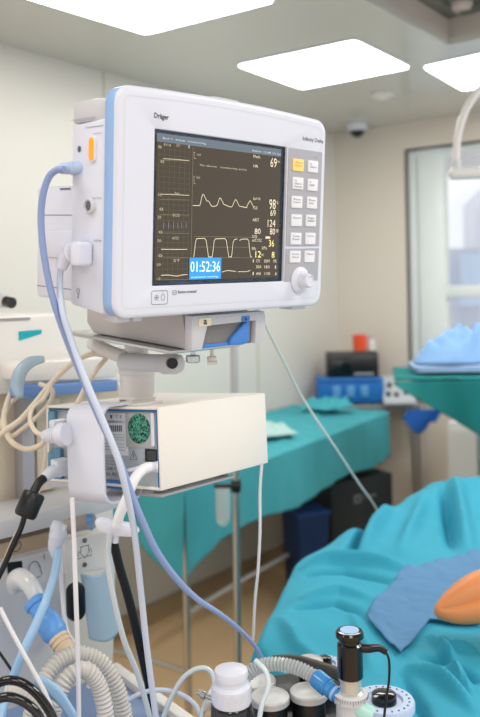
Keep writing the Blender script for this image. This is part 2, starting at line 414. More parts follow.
# printing on the side
M_ink = mat('grey_ink', (96, 100, 112), .6); M_inkd = mat('dark_ink', (28, 30, 38), .5)
b = B()
def stext(px0, px1, py0, py1, txt):
    a = MF.hit(px0, py1, 'x', .001); c_ = MF.hit(px1, py0, 'x', .001); b.text(MF, txt, a.y, c_.y, a.z, c_.z, .0008, axis='x')
stext(93, 102, 132, 134.5, 'Aux/Hemo'); stext(92, 101.5, 197, 199, 'Aux Port'); stext(94, 101.5, 239.5, 241.5, 'Aux Port'); stext(74.5, 81.5, 165, 167.5, 'HOST'); 
c = MF.hit(79, 149, 'x', .001)
for k in range(8):
    a = k*math.pi/4
    r0, r1 = .0022, .0044
    b.poly3([MF.w(.0008, c.y+math.cos(a+e)*r, c.z+math.sin(a+e)*r) for r, e in ((r0, .25), (r1, .15), (r1, -.15), (r0, -.25))], [MF.w(.0014, c.y+math.cos(a+e)*r, c.z+math.sin(a+e)*r) for r, e in ((r0, .25), (r1, .15), (r1, -.15), (r0, -.25))])
b.lathe(MF.w(.0014, c.y, c.z), -MF.x, [(0, .0026), (.0006, .0026)])
c = MF.hit(78, 291, 'x', .001)
b.tube([MF.w(.0012, c.y+.003*math.cos(a), c.z+.0036*math.sin(a)) for a in [k*math.pi/6 for k in range(12)]], .0003, 5, 2, closed=True)
b.box(MF, (.0008, .0014), (c.y-.0003, c.y+.0003), (c.z-.009, c.z-.0036)); b.box(MF, (.0008, .0014), (c.y-.002, c.y+.002), (c.z-.009, c.z-.0085))
link('side_printing', b, M_ink, mon)
# module behind the housing
mz1 = MF.hit(55, 186, 'x', .02).z; mz0 = MF.hit(60, 300, 'x', .02).z; yc = MF.hit(36, 240, 'x', .02).y
b = B(); b.box(MF, (.02, .30), (yb-.001, yc), (mz0, mz1), .006); b.box(MF, (.016, .2), (yb-.001, yc-.02), (mz0+.06, mz0+.1), .004)
rm = link('rear_module', b, M_white, mon)
b = B(); a = MF.hit(61, 183.5, 'x', .0195)
zc_ = MF.hit(60, 189, 'x', .0195); y2 = MF.hit(70, 189, 'x', .0195)
b.box(MF, (.0190, .0202), (y2.y, zc_.y), (zc_.z-.001, zc_.z+.001))
for zz in (215, 287):
    q = MF.hit(50, zz, 'x', .0195); b.box(MF, (.0195, .0202), (yb, yc-.004), (q.z-.0004, q.z+.0004))
link('module_marking', b, M_ink, rm)
# foot tabs below
for (x0, x1) in ((.012, .035), (.04, .055), (.36, .395)):
    b = B(); b.box(MF, (x0, x1), (.01, .04), (-.006, .006), .002); link('underside_tab', b, M_lgrey, mon)
# ---- display
M_scr = mat('display_glass', (10, 10, 9), .16, emit=0, var=0, coat=.15, spec=.4)
nt = M_scr.node_tree; pb = nt.nodes['Principled BSDF']; 
pb.inputs['Emission Color'].default_value = (.185, .130, .068, 1); pb.inputs['Emission Strength'].default_value = .42  # brown emission stands in for the beige room reflected in the screen
b = B(); b.box(MF, (SX0-.002, SX1+.002), (.0048, .010), (SZ0-.002, SZ1+.002)); disp = link('display', b, mat('display_border', (10, 14, 14), .25, coat=.5), mon)
bd = .0065
b = B(); b.box(MF, (SX0+bd, SX1-bd*1.6), (.0040, .0048), (SZ0+bd, SZ1-.004)); link('lit_screen', b, M_scr, disp)
YS = .0034
def hs_(px, py): q = MF.hit(px, py, 'y', YS); return (q.x, q.z)
M_barb = mat('screen_header', (92, 104, 116), .4, emit=.4, var=0)
x0, x1 = SX0+bd, SX1-bd*1.6
b = B(); b.box(MF, (x0, x1), (YS+.0003, .0044), (SZ1-.016, SZ1-.0045)); hd = link('title_bar', b, M_barb, disp)
M_w = mat('trace_white', (222, 208, 184), .5, emit=.6, var=0)
M_dim = mat('trace_dim', (128, 120, 98), .5, emit=.45, var=0)
M_grid = mat('trace_grid', (96, 92, 74), .5, emit=.35, var=0)
M_yel = mat('trace_yellow', (236, 224, 150), .5, emit=.75, var=0)
b = B(); b.pxt(MF, 'Bed 1  Adult  monitoring', 163, 206, 139.5, 137, YS); b.pxt(MF, 'Admit  12:48  01 Jan', 252, 281, 152, 149.5, YS); link('title_text', b, mat('header_text', (190, 202, 218), .5, emit=.5, var=0), disp)
# graticule
b = B()
L_ = hs_(159, 150)[0]; R_ = hs_(190, 150)[0]; T_ = SZ1-.018; D_ = SZ0+bd+.001
for k in range(7):
    x = L_+(R_-L_)*k/6; b.ribbon(MF, [(x, T_), (x, D_)], .00032, YS)
for k in range(26):
    z = T_+(D_-T_)*k/25; b.ribbon(MF, [(L_, z), (R_, z)], .00028, YS)
link('graticule', b, M_grid, disp)
b = B(); xd = hs_(192, 200)[0]; b.ribbon(MF, [(xd, T_), (xd, D_)], .0006, YS-.0001)
for (pa, pb_) in (((194, 236.5), (252, 237.2)), ((190, 257.5), (262, 257.8)), ((194, 247), (250, 247.3))):
    b.ribbon(MF, [hs_(*pa), hs_(*pb_)], .0004, YS-.0001)
for y in (160, 199.5, 214.5, 233, 257, 279): b.ribbon(MF, [hs_(160, y), hs_(189, y+.6)], .00045, YS-.0001)
link('dividing_line', b, M_dim, disp)
def wav(pts, w=.0009, m=M_w, n=6, name='waveform'):
    c = crom([V((*hs_(*p), 0)) for p in pts], n) if n > 1 else [V((*hs_(*p), 0)) for p in pts]
    b = B(); b.ribbon(MF, [(p.x, p.y) for p in c], w, YS-.0003); link(name, b, m, disp)
# left small trends
wav([(163, 158.6), (170, 159), (178, 159.6), (184, 160.3), (189, 160.6)], .0006)
wav([(161, 194.3), (170, 194.4), (180, 195), (189, 195.4)], .0006)
wav([(161, 249.3), (175, 249.4), (187, 249.4)], .0008)
wav([(161, 275.4), (168, 275), (176, 276), (182, 275), (187, 274.5)], .0008)
b = B()
for x in (163.5, 168.5, 173.5, 177.5, 181.5, 186): b.ribbon(MF, [hs_(x, 222.5), hs_(x, 228.5)], .0005, YS-.0003)
link('waveform', b, mat('trace_violet', (140, 146, 190), .5, emit=.5, var=0), disp)
# pulse wave
def pulses():
    pts = [(193, 205.5), (199, 205.5)]
    for (x, top, bot) in ((203.2, 194.5, 206.3), (220.2, 198, 206.9), (235.6, 199.6, 207.6), (250, 200.8, 208)):
        pts += [(x-3.2, bot-2), (x-1.4, top+2), (x, top), (x+1.8, top+3), (x+3.4, top+6.2), (x+5.4, top+7.0), (x+8, bot-.6), (x+11, bot)]
    pts = pts[:-3]; return [p for p in pts if p[0] < 254]
wav(pulses(), .0009)
# capnogram
cp = []
for (xa, xb, t_) in ((195.5, 206, 238.6), (214, 226.2, 238.8), (233, 238, 239.2)):
    if xa > 232: cp += [(xa-1.6, 256.8), (xa, 242), (xa+1.5, 239.4), (xa+4, 239)]
    else: cp += [(xa-2.0, 257), (xa-1, 250), (xa, 241), (xa+1.2, t_), (xb-1.5, t_-.3), (xb, 240.6), (xb+1.4, 250), (xb+2.4, 257)]
wav(cp, .0009, n=1)
wav([(239.5, 240.6), (241, 239.2), (247.2, 239), (248.6, 241), (249.6, 252), (250.4, 257), (251.6, 256.6)], .0009, n=1)
wav([(222, 272), (227, 270.6), (232, 271), (236, 271.4)], .0008); wav([(238, 271.6), (246, 271.6), (250, 270.4)], .0008)
b = B(); b.pxt(MF, 'No alarms   monitoring active', 200, 247, 166.5, 164, YS-.0003); b.pxt(MF, 'Res', 175, 179.5, 194, 192, YS-.0003)
for (t_, x, y) in (('ECG', 173, 216.5), ('etCO2', 172, 239.3), ('ST', 173.5, 262)): b.pxt(MF, t_, x, x+6.5, y, y-2.8, YS-.0003)
for (t_, x, y) in (('30', 158, 148), ('0', 160.5, 163), ('10', 158, 196), ('0', 159.5, 210.5), ('20', 157.5, 218.5), ('0', 158.6, 233.4), ('50', 157.6, 242), ('0', 158.4, 257), ('10', 157, 266), ('-10', 156.6, 280)): b.pxt(MF, t_, x, x+3.6, y, y-2.8, YS-.0003)
b.pxt(MF, 'ECG', 164, 171, 145.5, 143.3, YS-.0003); b.pxt(MF, 'ST', 176.5, 180, 146.5, 144.2, YS-.0003); b.pxt(MF, 'I', 188.5, 189.5, 148.2, 145, YS-.0003)
b.pxt(MF, '1mV', 197, 201, 155.5, 153.3, YS-.0003); b.pxt(MF, '1mV', 196.6, 200, 178.5, 176, YS-.0003)
b.ribbon(MF, [hs_(193.6, 152.5), hs_(192.9+2.2, 152.5), ], .0005, YS-.0003); b.ribbon(MF, [hs_(194, 152.5), hs_(194, 158.5), hs_(196, 158.6)], .0005, YS-.0003)
b.ribbon(MF, [hs_(195, 176.4), hs_(193.8, 176.4), hs_(193.8, 183.6), hs_(195.2, 183.6)], .0005, YS-.0003)
link('screen_caption', b, mat('trace_label', (176, 170, 150), .5, emit=.55, var=0), disp)
# big readouts
def rd(txt, x0, x1, yb_, yt_, m=M_w, bold=.012): 
    b = B(); b.pxt(MF, txt, x0, x1, yb_, yt_, YS-.0003, bold); link('readout', b, m, disp)
rd('69', 270.4, 276.6, 167.0, 157.6, bold=0)
rd('98', 269.2, 275.6, 209.0, 199.0, bold=0); rd('69', 270.2, 275.6, 216.0, 209.8, bold=0)
rd('124', 267.6, 275.2, 226.6, 219.6, bold=0); rd('80', 269.8, 275.0, 234.6, 228.2, bold=0); rd('80', 254.6, 260.6, 234.0, 228.4, bold=0)
rd('36', 268.8, 274.0, 246.6, 240.0, M_yel, 0); rd('12', 255.4, 260.8, 257.4, 251.0, M_yel, 0); rd('8', 271.6, 274.4, 257.8, 251.8, M_yel, 0)
b = B()
for (t_, x0_, x1_, yb_) in (('Pleth', 253.5, 260, 157.8), ('HR', 253.5, 258, 167.4), ('SpO2', 253, 260.4, 200.2), ('PLS', 253.2, 257.4, 209.2), ('ART', 252.6, 259, 221.2), ('S/D', 252, 257, 238.0), ('etCO2', 252, 261.6, 241.6), ('RRc', 252, 256, 250), ('kPa', 262, 267, 249.4), ('1/min', 261, 263.6, 256),
    ('CV', 256, 260, 262.4), ('SSM', 264, 269.4, 262.6), ('FR', 273.4, 276.6, 262.6), ('30A', 256, 261.4, 268.2), ('18A', 264.4, 270, 268.4), ('1', 275, 276, 268.6), ('49A', 256, 261, 275.2), ('110', 264.6, 270, 275.2), ('8', 275, 276.6, 275.4), ('bpm', 277.2, 279.8, 163), ('%', 276.4, 278.4, 204), ('mm', 276, 278.6, 232.4), ('I', 252.8, 253.6, 262.4), ('1', 252.6, 253.6, 275)):
    b.pxt(MF, t_, x0_, x1_, yb_, yb_-3.0, YS-.0003)
link('screen_caption', b, mat('trace_label2', (204, 198, 170), .5, emit=.6, var=0), disp)
b = B(); b.box(MF, (hs_(265.6, 235)[0], hs_(270, 235)[0]), (YS-.0003, YS), (hs_(266, 238.6)[1], hs_(266, 236.4)[1])); link('battery_mark', b, M_w, disp)
# timer block
a = hs_(189, 280); c_ = hs_(221, 257.8)
b = B(); b.box(MF, (a[0], c_[0]), (YS-.0008, YS), (a[1]+.0006, c_[1])); tb = link('timer_block', b, mat('timer_blue', (46, 142, 214), .4, emit=.6, var=0), disp)
b = B(); b.pxt(MF, '01:52:36', 190.4, 220, 272.2, 261.4, YS-.0012, 0.0); b.pxt(MF, 'stopwatch running', 191, 218, 278.4, 276.4, YS-.0012, 0.0)
link('timer_digits', b, mat('timer_text', (220, 238, 250), .5, emit=.8, var=0), disp)
# ---- lettering on the bezel
b = B(); b.pxt(MF, 'Dräger', 154.2, 168.8, 119.4, 112.4, -.0003, .02); link('maker_name', b, M_inkd, mon)
b = B(); b.pxt(MF, 'Infinity Delta', 302.8, 323.4, 141.6, 136.2, -.0003, .006); link('model_name', b, M_inkd, mon)
b = B(); a = MF.hit(151.2, 304.8, 'y', 0); c_ = MF.hit(167.6, 290.4, 'y', 0)
g = rrect(a.x, c_.x, a.z, c_.z, .003, 4); b.ribbon(MF, g+[g[0]], .0006, -.0003)
for (px, py, r, rz) in ((156.4, 297.6, .0033, .0033), (162.8, 297.4, .0032, .0042)):
    q = MF.hit(px, py, 'y', 0); ring = [(q.x+r*math.cos(k*.5236), q.z+rz*math.sin(k*.5236)) for k in range(13)]; b.ribbon(MF, ring, .0005, -.0003)
q = MF.hit(156.4, 297.6, 'y', 0); b.ribbon(MF, [(q.x-.001, q.z), (q.x+.001, q.z)], .0018, -.0003)
q = MF.hit(162.8, 292.6, 'y', 0); b.ribbon(MF, [(q.x, q.z-.001), (q.x, q.z+.0018)], .0005, -.0003)
a = MF.hit(172.6, 294.6, 'y', 0); c_ = MF.hit(176.2, 290.6, 'y', 0); g = [(a.x, a.z), (c_.x, a.z), (c_.x, c_.z), (a.x, c_.z), (a.x, a.z)]
b.ribbon(MF, g, .0006, -.0003); b.ribbon(MF, [(a.x, (a.z+c_.z)/2), (c_.x, (a.z+c_.z)/2)], .0005, -.0003)
b.pxt(MF, 'Remote connected', 178, 196.4, 293.6, 290.4, -.0003, .01)
link('front_symbols', b, M_inkd, mon)
# ---- keypad
def poly_px(pxs, y): return [(MF.hit(px, py, 'y', y).x, MF.hit(px, py, 'y', y).z) for px, py in pxs]
b = B(); g = poly_px([(288.6, 147.6), (321.8, 152.4), (318.6, 246.0), (285.6, 246.2)], 0); b.prism(MF, g, 'y', -.0010, .001)
g = poly_px([(285.5, 248.6), (318.5, 248.2), (317.2, 280.2), (284.3, 281.4)], 0); b.prism(MF, g, 'y', -.0010, .001)
kp = link('keypad', b, mat('keypad_grey', (172, 172, 180), .5), mon)
M_key = mat('key_white', (236, 236, 240), .4); M_keyy = mat('key_yellow', (255, 214, 120), .4, emit=.12)
LEG = {0: ['Alarm', 'Silence', 'Reset'], 1: ['All', 'Alarms', 'Off'], 2: ['Zoom', 'Report'], 3: ['Fast', 'Access'], 4: ['Help'], 5: ['Menu'],
       }
lk = [(297.3, 165.1), (297, 183.3), (296, 202), (295.6, 220.3), (295, 238.6), (294.2, 256.6)]
rk = [(312, 166.6), (311.7, 185), (311, 202.8), (309.9, 220.6), (309.4, 238.6), (308.6, 256.4)]
legs_ = [['Alarm', 'Silence'], ['%', 'Alarm', 'limits'], ['Print', 'Report'], ['Record'], ['Code', 'Screen'], ['Standby', 'View'], ['X', 'Zero'], ['O', 'NBP'], ['Fast', 'Acc'], ['Main', 'menu'], ['Help'], ['Menu']]
for i, (px, py) in enumerate(lk+rk):
    q = MF.hit(px, py, 'y', 0); hw, hh = (.0128, .0094) if i < 6 else (.0125, .0094)
    # width checked against the photo: ~11 px
    b = B(); b.prism(MF, rrect(q.x-hw, q.x+hw, q.z-hh, q.z+hh, .0014, 3), 'y', -.0026, -.0008, .0005)
    link('key', b, M_keyy if i == 0 else M_key, kp, label='yellow alarm key' if i == 0 else None)
    b = B(); L = legs_[i]
    for k, s_ in enumerate(L):
        zc = q.z+.004-k*.0046; wdt = min(.0088, .0021*len(s_)); x_ = q.x-.0085
        b.text(MF, s_, x_, x_+wdt*2, zc-.0014, zc+.0014, -.0029)
    link('key_legend', b, mat('legend_orange', (190, 110, 30), .5) if i == 0 else M_ink, kp)
q = MF.hit(315.5, 157.6, 'y', 0)
b = B(); b.lathe(MF.w(q.x, -.001, q.z), -MF.y, [(0, .0012), (.0006, .0012)]); link('indicator', b, M_grey, kp)
# ---- rotary knob
q = MF.hit(299.8, 280.2, 'y', -.001)
b = B(); b.lathe(MF.w(q.x, -.0006, q.z), -MF.y, [(0, .0215), (.002, .0215), (.005, .0175), (.006, .015)], 36); kn = link('rotary_knob', b, M_white, mon)
b = B(); b.lathe(MF.w(q.x, -.005, q.z), -MF.y, [(0, .0135), (.003, .0125), (.013, .0115), (.0165, .0105), (.018, .0085), (.0165, .007), (.0165, .001)], 36); link('knob_grip', b, M_white, kn)
# ------------------------------------------------------------------ dock under the monitor
M_dock = mat('dock_beige', (186, 180, 178), .45, var=.02)
t = thing('docking_tray', 'beige docking tray with blue latches fixed under the monitor on a swivel post', 'mounting tray')
y0 = .035
A = MF.hit(187, 326, 'y', y0); A2 = MF.hit(186, 350, 'y', y0); Bq = MF.hit(258, 338, 'y', y0); Bt = MF.hit(258, 314, 'y', y0)
yb2 = MF.hit(86, 335, 'x', A.x).y
b = B()
zb = A2.z; ztop = -.005
yb2 = min(.30, abs(yb2))
b.prism(MF, [(y0, zb), (y0, zb+.012), (y0+.012, ztop), (yb2, ztop), (yb2, zb+.016), (yb2-.02, zb)], 'x', A.x, Bq.x-.01, .004); link('tray_body', b, M_dock, t)
# front shell, open at the right
b = B(); zt_ = ztop-.001
fo = [(A.x-.001, zb), (A.x-.001, zt_), (Bq.x, zt_), (Bq.x+.004, zt_-.008), (Bq.x+.004, zb+.006), (Bq.x-.002, zb), (Bq.x-.018, zb), (Bq.x-.018, zt_-.014), (A.x+.03, zt_-.016), (A.x+.02, zb)]
b.prism(MF, fo, 'y', y0-.012, y0+.004, .0015); link('front_shell', b, M_lgrey, t)
b = B(); b.box(MF, (A.x+.02, Bq.x-.017), (y0-.002, y0+.002), (zb-.0, zt_-.012)); link('slot', b, mat('slot_grey', (128, 126, 124), .5), t)
bl = mat('latch_blue', (70, 132, 212), .35)
b = B(); q = MF.hit(228, 348, 'y', y0-.006); q2 = MF.hit(248, 332, 'y', y0-.006)
b.prism(MF, [(q.x, zb+.001), (q.x+.004, zb+.012), (q2.x-.008, zt_-.015), (q2.x, zt_-.013), (q2.x, zb+.004), (q.x+.03, zb)], 'y', y0-.01, y0-.002, .002); link('latch', b, bl, t)
b = B(); q = MF.hit(202, 346, 'y', y0-.004); b.box(MF, (q.x, q.x+.055), (y0-.006, y0-.002), (zb+.001, zb+.006), .001); link('latch', b, bl, t)
def tagpx(px0, px1, py0, py1, m, nm, txt=None):
    a = MF.hit(px0, py1, 'y', y0-.0125); c = MF.hit(px1, py0, 'y', y0-.0125)
    b = B(); b.prism(MF, rrect(a.x, c.x, a.z, c.z, .002, 3), 'y', y0-.0135, y0-.012); o = link(nm, b, m, t)
    if txt: b = B(); b.text(MF, txt, a.x+(c.x-a.x)*.35, c.x-(c.x-a.x)*.35, a.z+(c.z-a.z)*.2, c.z-(c.z-a.z)*.2, y0-.0138, bold=.02); link('tag_mark', b, M_inkd, o)
tagpx(198.5, 211, 317.6, 326.6, mat('tag_cream', (246, 234, 200), .5), 'cream_tag', 'a')
tagpx(241.5, 249.5, 315.6, 322, bl, 'blue_tag', 'b')
# swing plate, clamp and post
b = B(); b.box(MF, (A.x-.02, Bq.x-.03), (y0+.01, yb2+.03), (zb-.006, zb-.0008), .001); link('swivel_plate', b, M_steel, t)
pw = P(137, 372, 1.36); pb = P(137, 397, 1.36)
b = B(); b.lathe(V((pw.x, pw.y, pb.z-.012)), (0, 0, 1), [(0, .030), (.012, .031), (.015, .0285), (.05, .0285), (.052, .031), (.075, .031), (.078, .02), (.115, .02)], 32); link('post', b, M_warm, t)
b = B(); h0 = P(121, 362, 1.34); h1 = P(181, 364, 1.28); b.cyl(h0, h1, .0145, 24, .003); b.cyl(P(163, 364, 1.296), P(177, 364, 1.283), .0165, 24, .002); link('clamp_barrel', b, M_lgrey, t)
b = B(); kk = P(171, 363, 1.272); b.cyl(kk, kk+V((.004, -.012, 0)), .0085, 20); link('clamp_screw', b, M_black, t)
b = B(); e = P(193, 355, 1.26); b.cyl(e, e+V((0, 0, -.012)), .011, 18); b.cyl(e+V((0, 0, .02)), e, .004, 12); link('thumb_screw', b, M_steel, t)
b = B(); e = P(212, 355, 1.27); b.cyl(e+V((0, 0, .016)), e+V((0, 0, -.008)), .0028, 12); b.cyl(e+V((0, 0, -.002)), e+V((0, 0, -.008)), .008, 14); b.cyl(e+V((-.008, 0, -.012)), e+V((.008, 0, -.012)), .003, 10); link('thumb_screw', b, M_warm, t)
b = B(); a = P(100, 352, 1.40); b.tube([P(92, 343, 1.42), P(110, 352, 1.38), P(128, 358, 1.35)], .012, 12); link('swivel_arm', b, M_warm, t)
# ------------------------------------------------------------------ supply unit box
PB = Fr((-.1191, 1.1678, 1.3325), .9646, .0547, -.0430); BW, BH = .2833, .12
t = thing('power_supply_unit', 'cream box-shaped supply unit with open side showing connectors under the monitor', 'supply unit')
yr = PB.hit(50, 440, 'x', .006).y
M_cream = mat('cream_enamel', (238, 232, 224), .35, var=.015)
b = B(); T = .004
b.box(PB, (0, BW), (0, T), (0, BH), .0015); link('front_cover', b, M_cream, t)
b = B(); b.box(PB, (0, BW), (T, yr), (BH-T, BH), .0012); link('top_cover', b, M_cream, t)
b = B(); b.box(PB, (.0, BW), (yr-T, yr), (0, BH-T)); b.box(PB, (BW-T, BW), (T, yr-T), (0, BH-T)); link('back_cover', b, M_cream, t)
b = B(); b.box(PB, (0, BW), (T, yr-T), (0, T), .001); link('bottom_cover', b, M_cream, t)
for (x0, y_) in ((.03, .02), (.19, .02)):
    b = B(); b.cyl(PB.w(x0, y_+.01, -.008), PB.w(x0, y_+.01, 0), .009, 18); link('foot', b, mat('foot_grey', (150, 148, 144), .6), t)
M_plate = mat('connector_plate_metal', (176, 184, 190), .38, metal=.25, var=.04)
b = B(); b.box(PB, (.006, .010), (T+.003, yr-T), (T, BH-T), .0005); pl = link('connector_plate', b, M_plate, t)
b = B(); b.box(PB, (.002, .0058), (T+.0005, T+.0035), (T, BH-T)); b.box(PB, (.002, .0058), (T, yr-T), (BH-T-.003, BH-T-.0005)); link('blue_gasket', b, mat('gasket_blue', (44, 110, 160), .4), t)
def xh(px, py, v=.0055): q = PB.hit(px, py, 'x', v); return q.y, q.z
def xbox(px0, px1, py0, py1, d0, d1, nm, m, bev=0, par=None):
    a = xh(px0, py1); c = xh(px1, py0); b = B(); b.box(PB, (d0, d1), (min(a[0], c[0]), max(a[0], c[0])), (min(a[1], c[1]), max(a[1], c[1])), bev); return link(nm, b, m, par or t)
lb = xbox(100, 127, 413, 454, .0050, .0059, 'rating_label', mat('label_paper', (214, 218, 224), .6, var=.02), 0, pl)
xbox(126.5, 153.2, 412, 447, .0045, .0059, 'fan_grille', mat('grille_frame', (176, 178, 176), .45), .0003, pl)
c = xh(139.6, 428.5)
M_fan = mat('fan_green', (16, 60, 50), .5); nt = M_fan.node_tree
vz = nt.nodes.new('ShaderNodeTexVoronoi'); vz.inputs['Scale'].default_value = 430
cr = nt.nodes.new('ShaderNodeValToRGB'); cr.color_ramp.elements[0].color = (.004, .02, .016, 1); cr.color_ramp.elements[1].color = (.10, .42, .30, 1); cr.color_ramp.elements[0].position = .25; cr.color_ramp.elements[1].position = .75
tc = nt.nodes.new('ShaderNodeTexCoord'); nt.links.new(tc.outputs['Object'], vz.inputs['Vector']); nt.links.new(vz.outputs['Color'], cr.inputs[0]); nt.links.new(cr.outputs[0], nt.nodes['Principled BSDF'].inputs['Base Color'])
b = B(); ry = abs(xh(128.5, 428.5)[0]-xh(150.5, 428.5)[0])/2; rz = abs(xh(139.6, 443.5)[1]-xh(139.6, 413.5)[1])/2
rr = min(ry, rz); print('fan', ry, rz)
b.prism(PB, [(c[0]+ry*math.cos(k*.1963), c[1]+rz*math.sin(k*.1963)) for k in range(32)], 'x', .0036, .0046); link('fan_opening', b, M_fan, pl)
xbox(152.6, 154.6, 413, 446, .003, .0056, 'grille_rib', M_white, 0, pl)
s_ = xbox(146, 158.5, 449.5, 461.5, .0035, .0058, 'power_inlet', M_black, .0004, pl)
xbox(147.5, 157, 451, 460, .0032, .0038, 'inlet_hole', M_blackg, 0, pl)
b = B()   # print on the plate
def line_(px0, px1, py, w=.5, v=.0048):
    a = xh(px0, py); c_ = xh(px1, py+(px1-px0)*.02); b.box(PB, (v-.0002, v), (min(a[0], c_[0]), max(a[0], c_[0])), (a[1]-.0003*w, a[1]+.0003*w))
for k, x in enumerate([108+.62*i for i in range(24)]):
    if (k*7) % 3 == 2: continue
    a = xh(x, 431.5); c_ = xh(x+.36, 425.4); b.box(PB, (.0046, .0049), (min(a[0], c_[0]), max(a[0], c_[0])), (a[1], c_[1]))
for py in (421.5, 434, 436.6, 439, 443, 446, 449): line_(101.5, 125, py, .7)
def xtext(txt, px0, px1, py0, py1, v=.0046):
    a = xh(px0, py1); c_ = xh(px1, py0); b.text(PB, txt, a[0], c_[0], a[1], c_[1], v, axis='x')
xtext('SN 5398-0117', 104, 122, 420.4, 422.6); xtext('C E', 116, 122, 415, 418); b.box(PB, (.0046, .0049), (xh(110.5, 416)[0], xh(112.5, 416)[0])[::-1], (xh(110, 418.4)[1], xh(110, 415)[1]))
xtext('100-240 V', 102, 116, 467, 469.5, .0056); xtext('50/60 Hz  MAX 1.6A', 102, 122, 473, 475.5, .0056)
for py in (457, 460.5, 463.5, 479): line_(101, 118, py, .6, .0058)
tri = [xh(133.5, 450.5), xh(129.8, 459.6), xh(137.2, 459.6)]
for i in range(3):
    p0, p1 = tri[i], tri[(i+1) % 3]; dy, dz = p1[0]-p0[0], p1[1]-p0[1]; L = math.hypot(dy, dz); ny, nz = -dz/L*.0003, dy/L*.0003
    b.poly3([PB.w(.0054, p0[0]+ny, p0[1]+nz), PB.w(.0054, p1[0]+ny, p1[1]+nz), PB.w(.0054, p1[0]-ny, p1[1]-nz), PB.w(.0054, p0[0]-ny, p0[1]-nz)], [PB.w(.0058, p0[0]+ny, p0[1]+nz), PB.w(.0058, p1[0]+ny, p1[1]+nz), PB.w(.0058, p1[0]-ny, p1[1]-nz), PB.w(.0058, p0[0]-ny, p0[1]-nz)])
xtext('I', 133.2, 133.9, 453.5, 457.6, .0056); line_(143, 145, 453, 1, .0058); line_(143, 145, 460, 1, .0058)
link('plate_printing', b, M_ink, pl)
b = B(); a = xh(128, 469.5); c_ = xh(143, 466); w0 = PB.w(.0055, *a); 
b.cyl(PB.w(-.002, *xh(127, 470)), PB.w(.002, *xh(139, 468)), .0012, 10); b.cyl(PB.w(-.004, *xh(133, 469.4)), PB.w(.002, *xh(140.5, 467.4)), .003, 12); link('earth_pin', b, M_white, pl)
for (px0, px1, py0, py1) in ((51, 57, 411, 428), (56, 63, 448, 478), (51, 58, 452, 470)):
    xbox(px0, px1, py0, py1, -.001, .0058, 'rear_socket', mat('socket_blue_grey', (92, 140, 170), .4), .001, pl)
xbox(108, 134, 482, 488, .003, .0058, 'blue_strip', mat('strip_blue', (60, 120, 190), .4), 0, pl)
# cable guard
gx = -.045
gy0 = PB.hit(103, 450, 'x', gx).y; gy1 = PB.hit(67, 450, 'x', gx).y
gzb = PB.hit(84, 505, 'x', gx).z; gzt = BH+.006
pth = [(.02, gzt)]
R = .022
for k in range(7): a = math.pi/2+math.pi/2*k/6; pth.append((gx+R+R*math.cos(a), gzt-R+R*math.sin(a)))
for k in range(7): a = math.pi+math.pi/2*k/6; pth.append((gx+R+R*math.cos(a), gzb+R+R*math.sin(a)))
pth.append((.03, gzb)); 
def strip(b, fr, path, y0, y1, th, bev=.0008):
    o = []; n = len(path)
    for i, p in enumerate(path):
        a = V(path[max(i-1, 0)]); c = V(path[min(i+1, n-1)]); d = (c-a).normalized(); o.append((p[0]-d.y*th, p[1]+d.x*th))
    # quads prism
    t = bmesh.new(); R_ = []
    for p, q in zip(path, o): R_.append([t.verts.new(fr.w(p[0], y0, p[1])), t.verts.new(fr.w(p[0], y1, p[1])), t.verts.new(fr.w(q[0], y1, q[1])), t.verts.new(fr.w(q[0], y0, q[1]))])
    for i in range(n-1):
        for j in range(4): t.faces.new((R_[i][j], R_[i][(j+1) % 4], R_[i+1][(j+1) % 4], R_[i+1][j]))
    t.faces.new(R_[0]); t.faces.new(R_[-1][::-1]); bmesh.ops.recalc_face_normals(t, faces=t.faces); b._merge(t, bev, 2)
b = B(); strip(b, PB, pth, gy0, gy1, .0045, .0012); gd = link('cable_guard', b, M_white, t)
b = B(); strip(b, PB, [(.0, gzb-.0), (.035, gzb+.0), (.05, -.002)], gy0+.005, gy1-.005, .004); link('guard_bracket', b, M_lgrey, t)
for px in (123, 137):
    q = PB.hit(px, 401.5, 'z', BH); b = B(); b.cyl(PB.w(q.x, q.y, BH), PB.w(q.x, q.y, BH+.002), .006, 16, .001); link('plug_cap', b, M_black, t)
b = B(); b.prism(PB, [(.01, .05), (.01, .115), (.07, .115), (.07, .05)], 'z', BH, BH+.004, .001); link('mount_plate', b, M_warm, t)
b = B(); b.box(PB, (.015, .2), (.012, .04), (-.013, -.0085), .002); b.box(PB, (.05, .09), (.05, .30), (-.022, -.012), .002); link('carrier_rail', b, mat('rail_grey', (186, 186, 190), .4), t)
# ------------------------------------------------------------------ cables
M_lav = mat('lavender_hose', (140, 160, 206), .4, var=.02); M_lavl = mat('pale_lavender_hose', (200, 210, 230), .4, var=.02)
M_cw = mat('cable_white', (232, 232, 236), .42, var=.01); M_cb = mat('cable_beige', (226, 212, 192), .45, var=.02)
M_lb = mat('light_blue_tube', (168, 206, 240), .35, var=.02)
t = thing('pressure_hose', 'long lavender-blue hose looping from the monitor side down to the lower centre', 'hose')
b = B(); sk = MF.hit(73, 168, 'x', .0)
pts = [P(64, 169, 1.07), P(57, 170, 1.075), P(49, 177, 1.08), P(43, 195, 1.085), P(41, 220, 1.09), P(44, 255, 1.09), P(52, 295, 1.09), P(64, 332, 1.09), P(80, 372, 1.08), P(98, 415, 1.07), P(117, 455, 1.06), P(130, 490, 1.06), P(142, 520, 1.07), P(156, 550, 1.09), P(175, 577, 1.12), P(196, 598, 1.15), P(220, 614, 1.18), P(240, 630, 1.22), P(254, 645, 1.25), P(262, 659, 1.27)]
b.tube(pts, [.0047]*12+[.0040, .0036, .0034, .0034], 14, 8); link('hose_body', b, M_lav, t)
